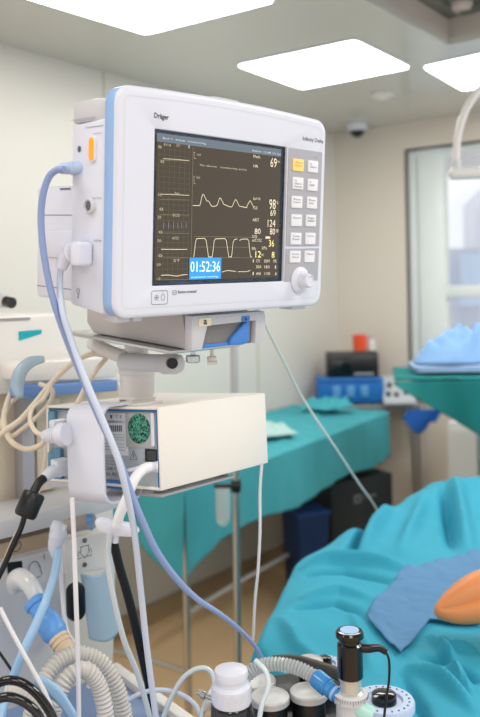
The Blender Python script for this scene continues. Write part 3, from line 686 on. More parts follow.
b = B(); a0 = MF.w(.0, MF.hit(76, 168, 'x', .0).y, MF.hit(73, 168, 'x', .0).z)
ho = P(62, 168.5, 1.09)
b.lathe(a0+V((.012, 0, 0)), ho-a0, [(0, .0085), (.014, .0085), (.015, .0095), (.019, .0095), (.02, .008), (.032, .0075), (.034, .006)], 20); link('hose_connector', b, mat('connector_pale_lavender', (176, 196, 230), .35), t)
t = thing('white_cable', 'white cable with right-angled plug in the lower socket of the monitor side', 'cable')
q = MF.hit(80, 255, 'x', 0)
b = B(); e0 = MF.hit(92, 254, 'x', 0)
q2 = MF.hit(77, 255, 'x', -.01); b.prism(MF, rrect(e0.y-.001, q2.y, q.z-.014, q.z+.018, .005), 'x', -.022, .001, .004)
link('plug', b, M_white, t)
b = B(); b.tube([MF.w(-.011, q.y-.004, q.z+.003), P(71, 252, 1.10), P(65, 259, 1.10), P(60.5, 269, 1.10)], [.0135, .0125, .0092, .0078], 16); link('strain_relief', b, M_white, t)
b = B(); b.tube([P(61, 266, 1.10), P(60, 285, 1.10), P(63, 313, 1.08), P(73, 345, 1.07), P(86, 381, 1.055), P(103, 421, 1.045), P(117, 456, 1.04), P(125, 486, 1.045), P(134, 530, 1.07), P(141, 592, 1.1), P(147, 649, 1.12), P(157, 725, 1.14)], .0044, 14, 8); link('cable_body', b, M_lavl, t)
# mains cable of the supply unit
t = thing('mains_cable', 'thick white cable curving out of the supply unit socket and down', 'cable')
b = B(); b.tube([P(157, 467, 1.17), P(150, 467, 1.165), P(141, 471, 1.15), P(133, 482, 1.13), P(127, 498, 1.12), P(120, 514, 1.12), P(116, 527, 1.12)], [.0052, .0078, .0075, .0072, .0072, .0068], 14); link('cable_body', b, M_cw, t)
b = B()
for k in range(4): p0 = P(158-k*2, 467, 1.17-.002*k); b.cyl(p0, p0+V((-.002, 0, 0)), .0085-.0006*k, 14)
link('strain_relief', b, M_white, t)
b = B(); ct = P(116, 527, 1.13)
t2 = thing('tube_clamp', 'flat white boat-shaped tube clamp hanging below the supply unit', 'clamp')
FA = Fr(ct, .1)
b.prism(FA, [(-.030, .010), (-.022, .015), (.0, .008), (.022, .004), (.034, -.006), (.024, -.014), (-.004, -.011), (-.024, -.003)], 'y', -.009, .009, .004); link('clamp_body', b, M_white, t2)
b = B(); b.cyl(FA.w(.0, 0, -.009), FA.w(-.002, 0, -.022), .005, 12); link('clamp_neck', b, M_white, t2)
b = B(); b.tube([P(110, 532, 1.12), P(108, 560, 1.13), P(113, 595, 1.14), P(124, 640, 1.16), P(138, 675, 1.18), P(152, 725, 1.2)], .0042, 12); solo('drain_tube', b, mat('tube_clear_grey', (206, 216, 222), .25, var=.02, coat=.4), 'pale grey-white tube hanging from the white clamp to the bottom edge', 'tube')
b = B(); b.tube([P(112, 535, 1.3), P(119, 565, 1.31), P(129, 600, 1.32), P(141, 650, 1.33), P(150, 690, 1.34), P(156, 725, 1.35)], .0075, 12); solo('black_cable', b, M_black, 'black cable running down behind the white tubes near the lower centre-left', 'cable')
b = B(); b.tube([P(72, 498, 1.14), P(74, 540, 1.14), P(76, 600, 1.14), P(78, 660, 1.15), P(79, 725, 1.15)], .0034, 10); solo('thin_cable', b, M_cw, 'straight white cord hanging down from the cable guard to the bottom', 'cord', 'thin white cords at the lower left')
b = B(); b.tube([P(0, 608, 1.08), P(12, 632, 1.08), P(30, 665, 1.08), P(46, 695, 1.08), P(58, 728, 1.08)], .0030, 10); solo('thin_cable', b, M_cw, 'thin white cord running diagonally across the bottom left corner', 'cord', 'thin white cords at the lower left')
b = B(); b.tube([P(50, 400, 1.45), P(44, 470, 1.45), P(30, 510, 1.4), P(14, 540, 1.38), P(2, 570, 1.36), P(-8, 600, 1.35)], .004, 10); solo('beige_cable', b, M_cb, 'beige cable running down behind the black ferrite block to the left edge', 'cable')
# black cord with ferrite
t = thing('ferrite_cord', 'black cord with thick black ferrite block and white plug left of the supply unit', 'cord')
b = B(); b.tube([P(44, 478, 1.20), P(38, 484, 1.19), P(33, 494, 1.18)], .0065, 12); b.tube([P(25, 514, 1.17), P(21, 528, 1.17), P(13, 545, 1.17), P(4, 566, 1.17), P(-8, 590, 1.17)], .0042, 12); link('cord_body', b, M_black, t)
b = B(); a_, c_ = P(35, 492, 1.18), P(24, 517.5, 1.17); dd = (c_-a_).normalized(); b.lathe(a_, dd, [(0, .009), (.001, .0145), (.004, .0165), ((c_-a_).length-.005, .0165), ((c_-a_).length-.001, .014), ((c_-a_).length, .006)], 24); link('ferrite_block', b, M_black, t)
b = B(); b.tube([P(60, 470, 1.25), P(52, 472, 1.235), P(43, 479, 1.21)], [.011, .010, .0065], 12); fq = P(61, 468, 1.25); b.box(Fr(fq, .77), (-.012, .012), (-.008, .012), (-.012, .014), .003); link('plug', b, M_white, t)
# ribbed plug
t = thing('ribbed_plug', 'white ribbed cable plug seated in the left side of the supply unit', 'plug')
b = B(); pa, pe = P(67, 434, 1.2), P(38, 437, 1.22); dd = pe-pa; L = dd.length
pr = [(0, .017), (.012, .0175)]
for k in range(6): pr += [(.014+k*.0045, .0105-.0006*k), (.0155+k*.0045, .0135-.0008*k), (.0175+k*.0045, .0135-.0008*k), (.0185+k*.0045, .0105-.0006*k)]
b.lathe(pa, dd, pr, 18); link('plug_body', b, M_white, t)
b = B(); b.box(Fr(P(58, 426, 1.24), .77), (-.012, .014), (-.008, .008), (-.008, .010), .003); link('latch', b, M_white, t)
b = B(); b.tube([P(46, 436, 1.22), P(36, 432, 1.23), P(30, 420, 1.26), P(33, 408, 1.30), P(44, 398, 1.34), P(52, 382, 1.38)], .0036, 12); link('cable_tail', b, M_cb, t)
# looped beige cables
loops = [
 ([P(108, 356, 1.42), P(92, 354, 1.42), P(74, 362, 1.40), P(54, 380, 1.38), P(36, 402, 1.36), P(20, 420, 1.35), P(6, 430, 1.35), P(-6, 440, 1.35)], .0050, 'beige cable drooping from the swivel arm towards the left edge'),
 ([P(16, 384, 1.5), P(8, 400, 1.46), P(4, 420, 1.42), P(10, 440, 1.38), P(26, 449, 1.36), P(42, 444, 1.34), P(48, 432, 1.33)], .0048, 'beige cable making a wide loop by the left edge beside the ribbed plug'),
 ([P(112, 352, 1.40), P(98, 368, 1.37), P(86, 386, 1.35), P(78, 402, 1.33), P(70, 412, 1.34)], .0042, 'beige cable dropping from the post behind the lavender hose'),
 ([P(40, 384, 1.44), P(52, 390, 1.42), P(50, 402, 1.42), P(40, 414, 1.42), P(24, 428, 1.42), P(10, 436, 1.42), P(2, 424, 1.42), P(10, 404, 1.46), P(24, 392, 1.47)], .0042, 'beige cable coil hanging over the blue rail at left')]
for pts, r, lab in loops:
    b = B(); b.tube(pts, r, 12, 8); solo('beige_cable', b, M_cb, lab, 'cable', 'beige cables at the left')
# thin lines in the background
b = B(); b.tube([P(256, 304, 1.42), P(264, 322, 1.5), P(282, 358, 1.6), P(305, 402, 1.75), P(335, 447, 1.9), P(358, 482, 2.25), P(376, 508, 2.6), P(392, 540, 2.9)], .0028, 8); solo('infusion_line', b, mat('tube_translucent', (222, 226, 222), .3), 'thin pale infusion line slanting from the monitor over the teal table', 'tube')
b = B(); b.tube([P(262, 462, 1.35), P(260, 490, 1.36), P(260, 530, 1.37), P(258, 570, 1.38), P(255, 600, 1.39), P(253, 640, 1.4)], .0026, 8); solo('hanging_cord', b, M_cw, 'thin white cord hanging straight down from the supply unit corner', 'cord')
# ------------------------------------------------------------------ infusion stand
t = thing('infusion_pole', 'tall steel infusion pole standing behind the supply unit', 'pole')
D = 2.8; bx = P(240, 500, D); top = P(232, 200, D)
b = B(); b.cyl((bx.x-.02, D, .12), (top.x, D, 1.88), .013, 20, .001); link('pole', b, M_steel, t)
b = B()
for k in range(5):
    a = 2*math.pi*k/5+.3; b.tube([V((bx.x-.02, D, .14)), V((bx.x-.02+.12*math.cos(a), D+.12*math.sin(a), .11)), V((bx.x-.02+.20*math.cos(a), D+.20*math.sin(a), .07))], .011, 10)
b.cyl((bx.x-.02, D, .09), (bx.x-.02, D, .18), .03); link('base_spider', b, M_steel, t)
for k in range(5):
    a = 2*math.pi*k/5+.3; e = V((bx.x-.02+.20*math.cos(a), D+.20*math.sin(a), .03)); b = B(); b.cyl(e-V((.01, 0, 0)), e+V((.01, 0, 0)), .03, 18); link('caster', b, M_black, t)
b = B(); b.cyl(P(214, 486, D-.03), P(241, 486, D-.03), .008, 14); b.cyl(P(236, 480, D), P(236, 492, D), .018, 16); link('clamp', b, M_black, t)
b = B(); tp = P(222.5, 489, D-.05); b.lathe(tp, (0, 0, -1), [(0, .0235), (.01, .025), (.095, .025), (.112, .021), (.123, .009)], 24)
tv = solo('drip_tube', b, mat('clear_plastic', (226, 232, 232), .08, trans=.35, alpha=.62, coat=.5), 'clear plastic test-tube-shaped vessel clamped to the steel pole', 'vessel')
# ------------------------------------------------------------------ draped instrument table
TT = .905
ta = V((.823, 4.63, TT)); tb_ = V((.116, 3.48, TT))
yawT = math.atan2(1.15, .707)
IT = Fr((0.116, 3.48, TT), yawT)       # x along the front, y to the back
Lr = (ta-tb_).length-.03; Ll = -IT.hit(181, 492, 'y', 0).x
print('table', Lr, Ll)
t = thing('instrument_table', 'long instrument table with steel legs hidden under a teal drape by the wall', 'table')
b = B(); b.box(IT, (-Ll+.05, Lr-.03), (.03, .56), (-.035, -.012), .004); link('tabletop', b, M_steel, t)
for (x, y) in ((-Ll+.09, .05), (-Ll+.09, .54), (Lr-.06, .05), (Lr-.06, .54)):
    b = B(); b.cyl(IT.w(x, y, -TT), IT.w(x, y, -.035), .014, 14, .001); link('leg', b, M_steel, t)
b = B(); b.cyl(IT.w(-Ll+.09, .05, -TT+.2), IT.w(-Ll+.09, .54, -TT+.2), .01, 12); link('lower_rail', b, M_steel, t)
# drape: cross-section going back edge -> top -> front hang
nz = lambda x, y, s, o=0: noise.noise(V((x*s+o, y*s-o, o*.7)))
def drape_pt(u, v):
    x = -Ll-.0+u*(Lr+Ll+.02)
    drop = .235+.015*math.sin(x*7)+.05*max(0, 1-u/.10)
    tot = .62+drop; s = v*tot-0.0
    if s < .60: y, z = .60-s, .004
    else:
        h = s-.60; y = -.018-.006*math.sin(x*13)*min(1, h*6)-.004*math.sin(x*37+1)*min(1, h*6)-.02*nz(x, 0, 4, 3)*min(1, h*5)-.02*h; z = -max(0, h-.01)
    if s >= .60 and s < .62: z = -.003
    bump = 0
    if s < .58:
        bump = .012*abs(nz(x, y, 9))+.008*abs(nz(x, y, 23, 3))
        for (cx, cy, r, a) in ((Lr-.30, .30, .09, .045), (Lr-.12, .34, .07, .03), (.45, .30, .2, .03), (Lr-.6, .42, .13, .035)):
            bump += a*math.exp(-((x-cx)**2+(y-cy)**2)/(r*r))*(.7+.5*abs(nz(x, y, 17, 5)))
    return IT.w(x, y, z+bump)
b = B(); b.grid(drape_pt, 220, 90)
# right end flap
def endflap(u, v):
    y = .60-u*.618; h = v*.26; x = Lr+.02+.012*math.sin(y*22)*v+.01*v
    return IT.w(x, y, .004-h)
b.grid(endflap, 40, 14)
# left end corner hanging low
def leftflap(u, v):
    y = .60-u*.62; h = v*(.05+.28*u**1.6); x = -Ll-.005-.02*math.sin(y*18)*v-.03*v
    return IT.w(x, y, .004-h)
b.grid(leftflap, 40, 16)
solo('table_drape', b, M_teal, 'teal surgical drape spread over the long instrument table, its edge hanging', 'drape', solid=.003)
# crumpled cloth on the table end and gauze
def cloth(c, lx, ly, h, yaw, seed, name, m, lab, cat):
    F_ = Fr(c, yaw); b = B()
    def f(u, v):
        x = (u-.5)*lx; y = (v-.5)*ly; e = min(1, 6*min(u, 1-u, v, 1-v))
        z = e*(h*(.45+.55*abs(nz(x, y, 9/max(lx, ly)*.5, seed)))+h*.5*abs(nz(x, y, 24/max(lx, ly)*.5, seed+2)))
        return F_.w(x+.1*lx*nz(x, y, 6, seed+4), y+.1*ly*nz(x, y, 6, seed+8), z)
    b.grid(f, 50, 50); return solo(name, b, m, lab, cat, solid=.002)
cp_ = IT.w(Lr-.24, .25, .055); cloth(cp_, .26, .20, .05, .8, 3, 'crumpled_cloth', M_teal, 'crumpled teal cloth heaped at the far end of the instrument table', 'cloth')
cq = IT.w(.28, .22, .038); cloth(cq, .30, .24, .05, .4, 9, 'gauze_pad', mat('gauze_pale', (176, 208, 204), .85, bump=.3), 'pale gauze lying on the teal drape behind the supply unit', 'gauze')
# ------------------------------------------------------------------ electrosurgical unit and boxes behind the table
def frame_px(px, py, d, yaw): return Fr(P(px, py, d), yaw)
EF = frame_px(318, 403.5, 4.92, 0)
s = 4.92/810
M_ub = mat('unit_blue', (30, 112, 190), .4, var=.03)
t = thing('electrosurgical_unit', 'bright blue electrosurgical unit with pale dials standing behind the draped table', 'medical unit')
b = B(); b.box(EF, (0, 66*s), (0, .16), (0, 25*s), .006); link('case', b, M_ub, t)
for k in range(3):
    b = B(); x = (19+k*14)*s; b.box(EF, (x-.024, x+.022), (-.004, 0), (.035, .105), .002); b.cyl(EF.w(x, -.003, .05), EF.w(x, -.012, .05), .010, 14); link('dial_panel', b, mat('dial_pale_blue', (96, 158, 212), .4), t)
b = B(); b.box(EF, (.01, .37), (-.003, 0), (.125, .135)); link('trim_strip', b, mat('strip_deep_blue', (20, 70, 140), .4), t)
for x in (.04, .34):
    b = B(); b.cyl(EF.w(x, .05, -.012), EF.w(x, .05, 0), .015, 12); link('foot', b, M_black, t)
KF = frame_px(328, 378.5, 4.94, 0); s = 4.94/810
t = thing('black_box_unit', 'black boxy unit sitting on the blue electrosurgical unit', 'medical unit')
b = B(); b.prism(KF, [(0, .002), (0, .125), (.012, .15), (.14, .155), (.14, .002)], 'x', 0, 51*s, .006); link('case', b, M_black, t)
b = B(); b.box(KF, (.02, .14), (-.004, .0), (.03, .11), .002); link('front_panel', b, M_blackg, t)
b = B(); b.box(KF, (.16, .28), (-.003, 0), (.02, .03)); link('label_strip', b, M_grey, t)
c = P(360, 350.5, 5.0); s = 4.85/810
t = thing('red_cup', 'translucent orange-red cup standing on the black unit', 'cup')
b = B(); b.lathe(V((c.x, c.y, c.z)), (0, 0, 1), [(0, .036), (.002, .040), (.09, .046), (.096, .047), (.096, .043), (.01, .036), (.008, .002)], 24); link('cup_body', b, mat('red_plastic', (240, 78, 30), .3, emit=0, coat=.4), t)
c = P(371.5, 350.5, 5.02)
t = thing('white_bottle', 'small white bottle beside the red cup on the black unit', 'bottle')
b = B(); b.lathe(c, (0, 0, 1), [(0, .022), (.003, .026), (.06, .026), (.072, .015)], 20); link('bottle_body', b, M_warm, t)
b = B(); b.lathe(c+V((0, 0, .07)), (0, 0, 1), [(0, .017), (.018, .016), (.02, .012)], 16); link('cap', b, M_grey, t)
# stand behind the table carrying the units
sx = EF.w(.22, .15, 0)
t = thing('equipment_stand', 'grey steel stand carrying the blue unit, its rail showing right of the table', 'stand')
b = B(); b.box(EF, (-.03, .63), (-.01, .17), (-.04, -.013), .004); link('shelf', b, mat('shelf_grey', (150, 154, 156), .4, metal=.3), t)
for (x, y) in ((-.01, .01), (.61, .01), (-.01, .15), (.61, .15)):
    q = EF.w(x, y, -.03); b = B(); b.cyl((q.x, q.y, 0), q, .013, 12, .001); link('leg', b, M_steel, t)
t = thing('control_unit', 'sloping grey control unit with dark knobs right of the blue unit', 'medical unit')
CF_ = frame_px(384.5, 405, 4.87, 0); s = 4.87/810
b = B(); b.prism(CF_, [(0, 0), (0, .02), (.18, .16), (.18, 0)], 'x', 0, .19, .005); link('case', b, mat('control_grey', (196, 202, 206), .4), t)
for (x, y) in ((.03, .04), (.08, .035), (.14, .05), (.05, .10), (.12, .11)):
    z = .02+y*.778; b = B(); b.cyl(CF_.w(x, y, z), CF_.w(x, y-.008, z+.022), .013, 12); link('knob', b, M_black, t)
b = B(); hq = frame_px(404, 411, 4.80, 0)
def hb(u, v): 
    x = u*.20; h = v*(.05+.09*math.sin(min(1, u*1.2)*math.pi*.9)); return hq.w(x+.012*math.sin(v*5), -.02-.02*math.sin(x*30)*v, -h+.01)
b.grid(hb, 24, 14); solo('blue_wrap', b, mat('deep_blue_cloth', (24, 92, 176), .8, bump=.3), 'deep blue cloth hanging from the grey stand rail beside the table end', 'cloth', solid=.004)
# ------------------------------------------------------------------ right-hand trolley with teal cover and blue packs
RT = frame_px(396, 378, 3.55, math.radians(-6)); s = 3.55/810
t = thing('side_trolley', 'trolley at the right edge under a dark teal cover before the window', 'trolley')
b = B(); b.box(RT, (.10, .95), (.02, .42), (-.045, -.03), .003); link('top_tray', b, M_steel, t)
for (x, y) in ((.42, .06), (.92, .06), (.42, .38), (.92, .38)):
    q = RT.w(x, y, -.04); b = B(); b.cyl((q.x, q.y, 0), q, .012, 12, .001); link('leg', b, M_steel, t)
def rd_(u, v):      # top
    x = u*1.0; y = v*.48; e = .010*abs(nz(x, y, 8, 2))
    return RT.w(x-.01+.03*v, y-.02, .0+e-.012*math.exp(-((y-.02)/.02)**2))
b = B(); b.grid(rd_, 60, 30)
def rf_(u, v):
    x = u*1.0; drop = min(.26, .014+x*.62)
    h = v*drop; return RT.w(x-.01, -.02-.012*v-.02*v*math.sin(x*17)-.01*math.sin(x*43)*v, -.012-h)
b.grid(rf_, 60, 20)
M_dteal = mat('cover_dark_teal', (10, 118, 118), .8, var=.08, bump=.3)
solo('trolley_cover', b, M_dteal, 'dark teal cover over the trolley at the right edge', 'cover', solid=.004)
# folded packs
def pack(pxc, pyc, d, lx, ly, h, yaw, lab, m, seed):
    F_ = Fr(P(pxc, pyc, d), yaw); b = B()
    for k in range(3):
        o = .006*math.sin(seed+k*2)
        b.prism(F_, rrect(-lx/2+o, lx/2+o, -ly/2, ly/2, .02, 4), 'z', h*k/3+.0005, h*(k+1)/3, h/7)
    return solo('folded_pack', b, m, lab, 'folded cloth')
pack(450, 369.5, 3.7, .34, .26, .028, -.1, 'flat pale blue folded pack lying on the dark teal trolley cover', mat('pack_pale', (168, 196, 232), .8, bump=.3), 1)
def heap(c, yaw, lx, ly, h, seed, lab, name='crumpled_drape'):
    F_ = Fr(c, yaw); b = B()
    def f(u, v):
        a = u*2*math.pi; r = v
        k = 1+.22*noise.noise(V((math.cos(a)*1.2, math.sin(a)*1.2, seed)))
        x = r*lx*math.cos(a)*k; y = r*ly*math.sin(a)*k
        z = h*(1-r**2.2)*(.75+.6*abs(noise.noise(V((x*16, y*16, seed)))))+.018*noise.noise(V((x*30, y*30, seed+3)))*(1-r)
        return F_.w(x, y, z)
    b.grid(f, 64, 24); return solo(name, b, M_paper, lab, 'drape', solid=.003)
heap(P(459, 361, 3.72), .2, .22, .14, .17, 4, 'crumpled sky-blue drape heaped on the folded pack at the right edge')
# white cabinet under window
CW = frame_px(447, 475, 4.3, math.radians(-30)); 
t = thing('white_cabinet', 'low cream cabinet standing under the window at the right edge', 'cabinet')
q = P(447, 422, 4.3)
b = B(); F_ = Fr((q.x, q.y, 0), math.radians(-30)); b.box(F_, (0, .7), (0, .4), (.04, q.z), .006); link('body', b, M_warm, t)
b = B(); b.box(F_, (.02, .34), (-.012, 0), (.08, q.z-.03), .004); dr = link('door', b, M_warm, t)
b = B(); b.cyl(F_.w(.30, -.03, q.z-.25), F_.w(.30, -.03, q.z-.12), .005, 10); link('handle', b, M_steel, dr)
b = B(); b.box(F_, (.36, .68), (-.012, 0), (.08, q.z-.03), .004); link('door', b, M_warm, t)
b = B(); b.box(F_, (.02, .68), (.02, .38), (0, .04)); link('plinth', b, M_grey, t)
# dark computer under the table
t = thing('black_computer_cart', 'black equipment cart with a small square mark below the instrument table', 'equipment cart')
DF = frame_px(332, 540, 4.25, math.radians(30)); s = 4.25/810
b = B(); gz = DF.o.z; b.box(DF, (0, .42), (0, .3), (-gz+.06, .30), .01); link('case', b, mat('cart_black', (34, 42, 46), .45), t)
b = B(); m_ = mat('cart_mark', (120, 128, 132), .5); q = DF.hit(354, 500, 'y', -.002)
b.box(DF, (q.x, q.x+.05), (-.003, 0), (q.z-.02, q.z+.025)); link('badge', b, m_, t)
b = B(); b.box(DF, (q.x+.016, q.x+.034), (-.005, -.003), (q.z-.006, q.z+.011)); link('badge_core', b, M_black, t)
b = B(); b.box(DF, (q.x+.07, q.x+.15), (-.003, 0), (q.z+.0, q.z+.012)); link('nameplate', b, m_, t)
for x in (.05, .37):
    b = B(); b.cyl(DF.w(x-.012, .06, -gz+.03), DF.w(x+.012, .06, -gz+.03), .03, 14); link('caster', b, M_black, t)
t = thing('blue_waste_bin', 'dark blue bin standing left of the black cart under the instrument table', 'bin')
BF_ = frame_px(303, 560, 4.0, math.radians(20)); gz = BF_.o.z
b = B(); b.prism(BF_, [(0, -gz), (-.02, .21), (.15, .21), (.13, -gz)], 'y', 0, .22, .01); link('bin_body', b, mat('bin_navy', (16, 44, 92), .5), t)
b = B(); b.box(BF_, (-.025, .155), (-.01, .23), (.21, .23), .006); link('rim', b, mat('bin_rim', (30, 70, 130), .5), t)
b = B(); b.tube([P(190, 612, 3.6), P(225, 590, 3.8), P(262, 569, 4.0), P(290, 554, 4.15), P(312, 544, 4.3)], .012, 10); 
solo('floor_pipe', b, mat('pipe_grey', (176, 176, 172), .4), 'pale grey pipe running low along the base of the wall', 'pipe')
# ------------------------------------------------------------------ patient and drape
ZD = .90
def onz(px, py, z): r = ray(px, py); t = (z-EYE)/r.z; q = CO+r*t; return (q.x, q.y)
polyD = [onz(299, 559, ZD), onz(470, 478, ZD), (2.6, 3.3), (3.0, 1.0), (1.2, .75), (.33, .98), (.16, 1.28), onz(262, 640, ZD)]
print(polyD)
def sdist(x, y):
    n = len(polyD); d = 1e9; inside = False
    for i in range(n):
        ax, ay = polyD[i]; bx, by = polyD[(i+1) % n]; ex, ey = bx-ax, by-ay
        t = max(0, min(1, ((x-ax)*ex+(y-ay)*ey)/(ex*ex+ey*ey))); dx, dy = x-ax-t*ex, y-ay-t*ey; d = min(d, dx*dx+dy*dy)
        if (ay > y) != (by > y) and x < (bx-ax)*(y-ay)/(by-ay)+ax: inside = not inside
    d = math.sqrt(d); return -d if inside else d
CRS = []
def crease(pxs, amp, w, sk=0):
    q = [onz(px, py, ZD+.02) for px, py in pxs]; amp *= 1.15; w = max(w, .0125)
    L = [math.hypot(q[i+1][0]-q[i][0], q[i+1][1]-q[i][1]) for i in range(len(q)-1)]; T = sum(L); s0 = 0
    for i in range(len(q)-1): CRS.append((q[i], q[i+1], amp, w, s0/T, L[i]/T)); s0 += L[i]
crease([(380, 506), (362, 532), (346, 558)], -0.0510, 0.0187)
crease([(392, 503), (374, 530), (358, 560)], 0.0374, 0.0255)
crease([(298, 560), (330, 558), (362, 562), (415, 572)], 0.0340, 0.0187)
crease([(300, 568), (345, 568), (400, 582)], -0.0272, 0.0153)
crease([(455, 487), (462, 520), (470, 556)], 0.0442, 0.0255)
crease([(443, 492), (448, 520), (452, 550)], -0.0374, 0.0187)
crease([(300, 596), (340, 590), (380, 600)], 0.0204, 0.0170)
crease([(290, 604), (335, 600), (370, 612)], -0.0204, 0.0119)
crease([(405, 655), (440, 668), (480, 700)], 0.0272, 0.0153)
crease([(418, 642), (450, 652), (480, 668)], -0.0306, 0.0119)
crease([(428, 622), (445, 640), (462, 670), (480, 690)], 0.0272, 0.0102)
crease([(400, 660), (420, 690), (430, 720)], -0.0238, 0.0119)
crease([(440, 634), (480, 640)], 0.0204, 0.0085)
crease([(352, 606), (368, 640), (372, 665)], 0.0136, 0.0136)
crease([(280, 610), (300, 640), (330, 660)], 0.0170, 0.0170)
crease([(425, 500), (412, 530), (400, 556)], 0.0238, 0.0221)
MND = []
def mound(px, py, a, rx, ry=None): x, y = onz(px, py, ZD); MND.append((x, y, a, rx, ry or rx))
mound(440, 500, .05, .35); mound(400, 560, .03, .25); mound(480, 610, -.035, .13); mound(330, 590, .012, .2)
def drape_z(x, y):
    d = sdist(x, y); z = ZD-.004
    for (mx, my, a, rx, ry) in MND: z += a*math.exp(-((x-mx)/rx)**2-((y-my)/ry)**2)
    p = V((x, y, 0))
    z += .016*noise.noise(p*3.1)+.007*noise.noise(p*8+V((3, 0, 0)))-.008*abs(noise.noise(p*5.5+V((0, 9, 0))))
    best = {}
    for k, (a, c, amp, w, s0, sl) in enumerate(CRS):
        ex, ey = c[0]-a[0], c[1]-a[1]; L2 = ex*ex+ey*ey; t = max(0, min(1, ((x-a[0])*ex+(y-a[1])*ey)/L2))
        dd = (x-a[0]-t*ex)**2+(y-a[1]-t*ey)**2
        if dd < 6*w*w:
            f = math.exp(-dd/(w*w)*1.2)*math.sin(math.pi*min(1, max(0, s0+sl*t)))**.7
            key = amp
            if f > best.get(key, 0): best[key] = f
    for amp, f in best.items(): z += amp*f
    if d > -.08:
        e = d+.08+.010*math.sin(x*31+y*17)+.006*math.sin(x*57-y*39); e = max(0, e)
        z -= (math.sqrt(e*e+.0025)-.05)*.25 if d < 0 else (math.sqrt(e*e+.0025)-.05)*.25+4.2*d*d/(d+.05)*1.0
    return max(z, .03)
NX, NY = 350, 390
def dxx(u): return -.28+1.28*u/.75 if u < .75 else 1.0+1.02*(u-.75)/.25
def dyy(v): return .9+1.8*v/.74 if v < .74 else 2.7+1.2*(v-.74)/.26
b = B()
b.grid(lambda u, v: (lambda x, y: V((x, y, drape_z(x, y))))(dxx(u), dyy(v)), NX, NY)
bmesh.ops.delete(b.bm, geom=[v for v in b.bm.verts if v.co.z < .0305], context='VERTS')
solo('patient_drape', b, M_tealp, 'big turquoise surgical drape covering the patient, folds falling to the lower left', 'drape', solid=.003)
# blue absorbent sheet lying on the drape
def quadpt(q, u, v):
    a = V((*q[0], 0)).lerp(V((*q[1], 0)), u); c = V((*q[3], 0)).lerp(V((*q[2], 0)), u); return a.lerp(c, v)
sq = [onz(366, 616, .91), onz(402, 577, .91), onz(432, 612, .91), onz(401, 651, .91)]
sq2 = [onz(402, 577, .91), onz(482, 548, .93), onz(482, 598, .93), onz(432, 612, .91)]
M_sheet = mat('absorbent_sheet_blue', (96, 148, 194), .7, alpha=.8, var=.05, bump=.35, bscale=45)
def sf(u, v):
    if u < .5: p = quadpt(sq, u*2, v)
    else: p = quadpt(sq2, (u-.5)*2, v)
    return V((p.x, p.y, drape_z(p.x, p.y)+.010+.008*abs(noise.noise(V((p.x*14, p.y*14, 1))))+.006*abs(noise.noise(V((p.x*30, p.y*30, 5))))))
b = B(); b.grid(sf, 70, 34); solo('absorbent_sheet', b, M_sheet, 'translucent grey-blue square sheet lying on the turquoise drape beside the orange skin', 'sheet', solid=.0015)
# the patient, one continuous body; a bent knee shows between the cloths
M_skin = mat('iodine_skin', (236, 150, 92), .42, var=.10, scale=7, sss=.15)
kn_ = P(437, 613, 1.62); k2 = P(456, 601, 1.63); k3 = P(482, 586, 1.64); c2 = P(462, 614, 1.61); c3 = P(492, 609, 1.60)
K = [((1.05, 1.86, .86), .15), ((1.38, 1.98, .88), .14), ((1.70, 2.12, .90), .16), ((1.92, 2.22, .91), .085), ((2.10, 2.30, .93), .105),       # pelvis waist chest neck head
     ((.90, 1.72, .90), .10), (tuple(kn_), .016), (tuple(c3), .026), ((.86, 1.46, .86), .036), ((.93, 1.40, .85), .03),                 # near leg: hip, knee, calf, ankle, foot
     ((1.02, 2.02, .80), .085), ((.86, 2.35, .72), .06), ((.78, 2.70, .70), .04), ((.77, 2.78, .72), .03),                             # far leg
     ((1.78, 1.92, .88), .06), ((1.5, 1.72, .82), .04), ((1.25, 1.62, .80), .03),                                      # arm
     ((1.62, 2.38, .86), .06), ((1.35, 2.42, .80), .04), ((1.1, 2.36, .78), .03), (tuple(k2), .030), (tuple(k3), .043), (tuple(c2), .022)]
E_ = [(0, 1), (1, 2), (2, 3), (3, 4), (0, 5), (5, 21), (21, 20), (20, 6), (6, 22), (22, 7), (7, 8), (8, 9), (0, 10), (10, 11), (11, 12), (12, 13), (2, 14), (14, 15), (15, 16), (2, 17), (17, 18), (18, 19)]
me = bpy.data.meshes.new('person'); me.from_pydata([k[0] for k in K], E_, []); o = bpy.data.objects.new('person', me); COL.objects.link(o)
sm = o.modifiers.new('skin', 'SKIN'); ss = o.modifiers.new('sub', 'SUBSURF'); ss.levels = ss.render_levels = 3
for i, k in enumerate(K): me.skin_vertices[0].data[i].radius = (k[1], k[1]); me.skin_vertices[0].data[i].use_root = (i == 0)
bpy.context.view_layer.update()
m2 = bpy.data.meshes.new_from_object(o.evaluated_get(bpy.context.evaluated_depsgraph_get())); bpy.data.objects.remove(o)
m2.name = 'person'; o = bpy.data.objects.new('person', m2); COL.objects.link(o); m2.materials.clear(); m2.materials.append(M_skin)
for p in m2.polygons: p.use_smooth = True
o['label'] = 'person lying under turquoise drapes, orange-stained bent knee exposed at the right edge'; o['category'] = 'person'; ROOTS.append(o)
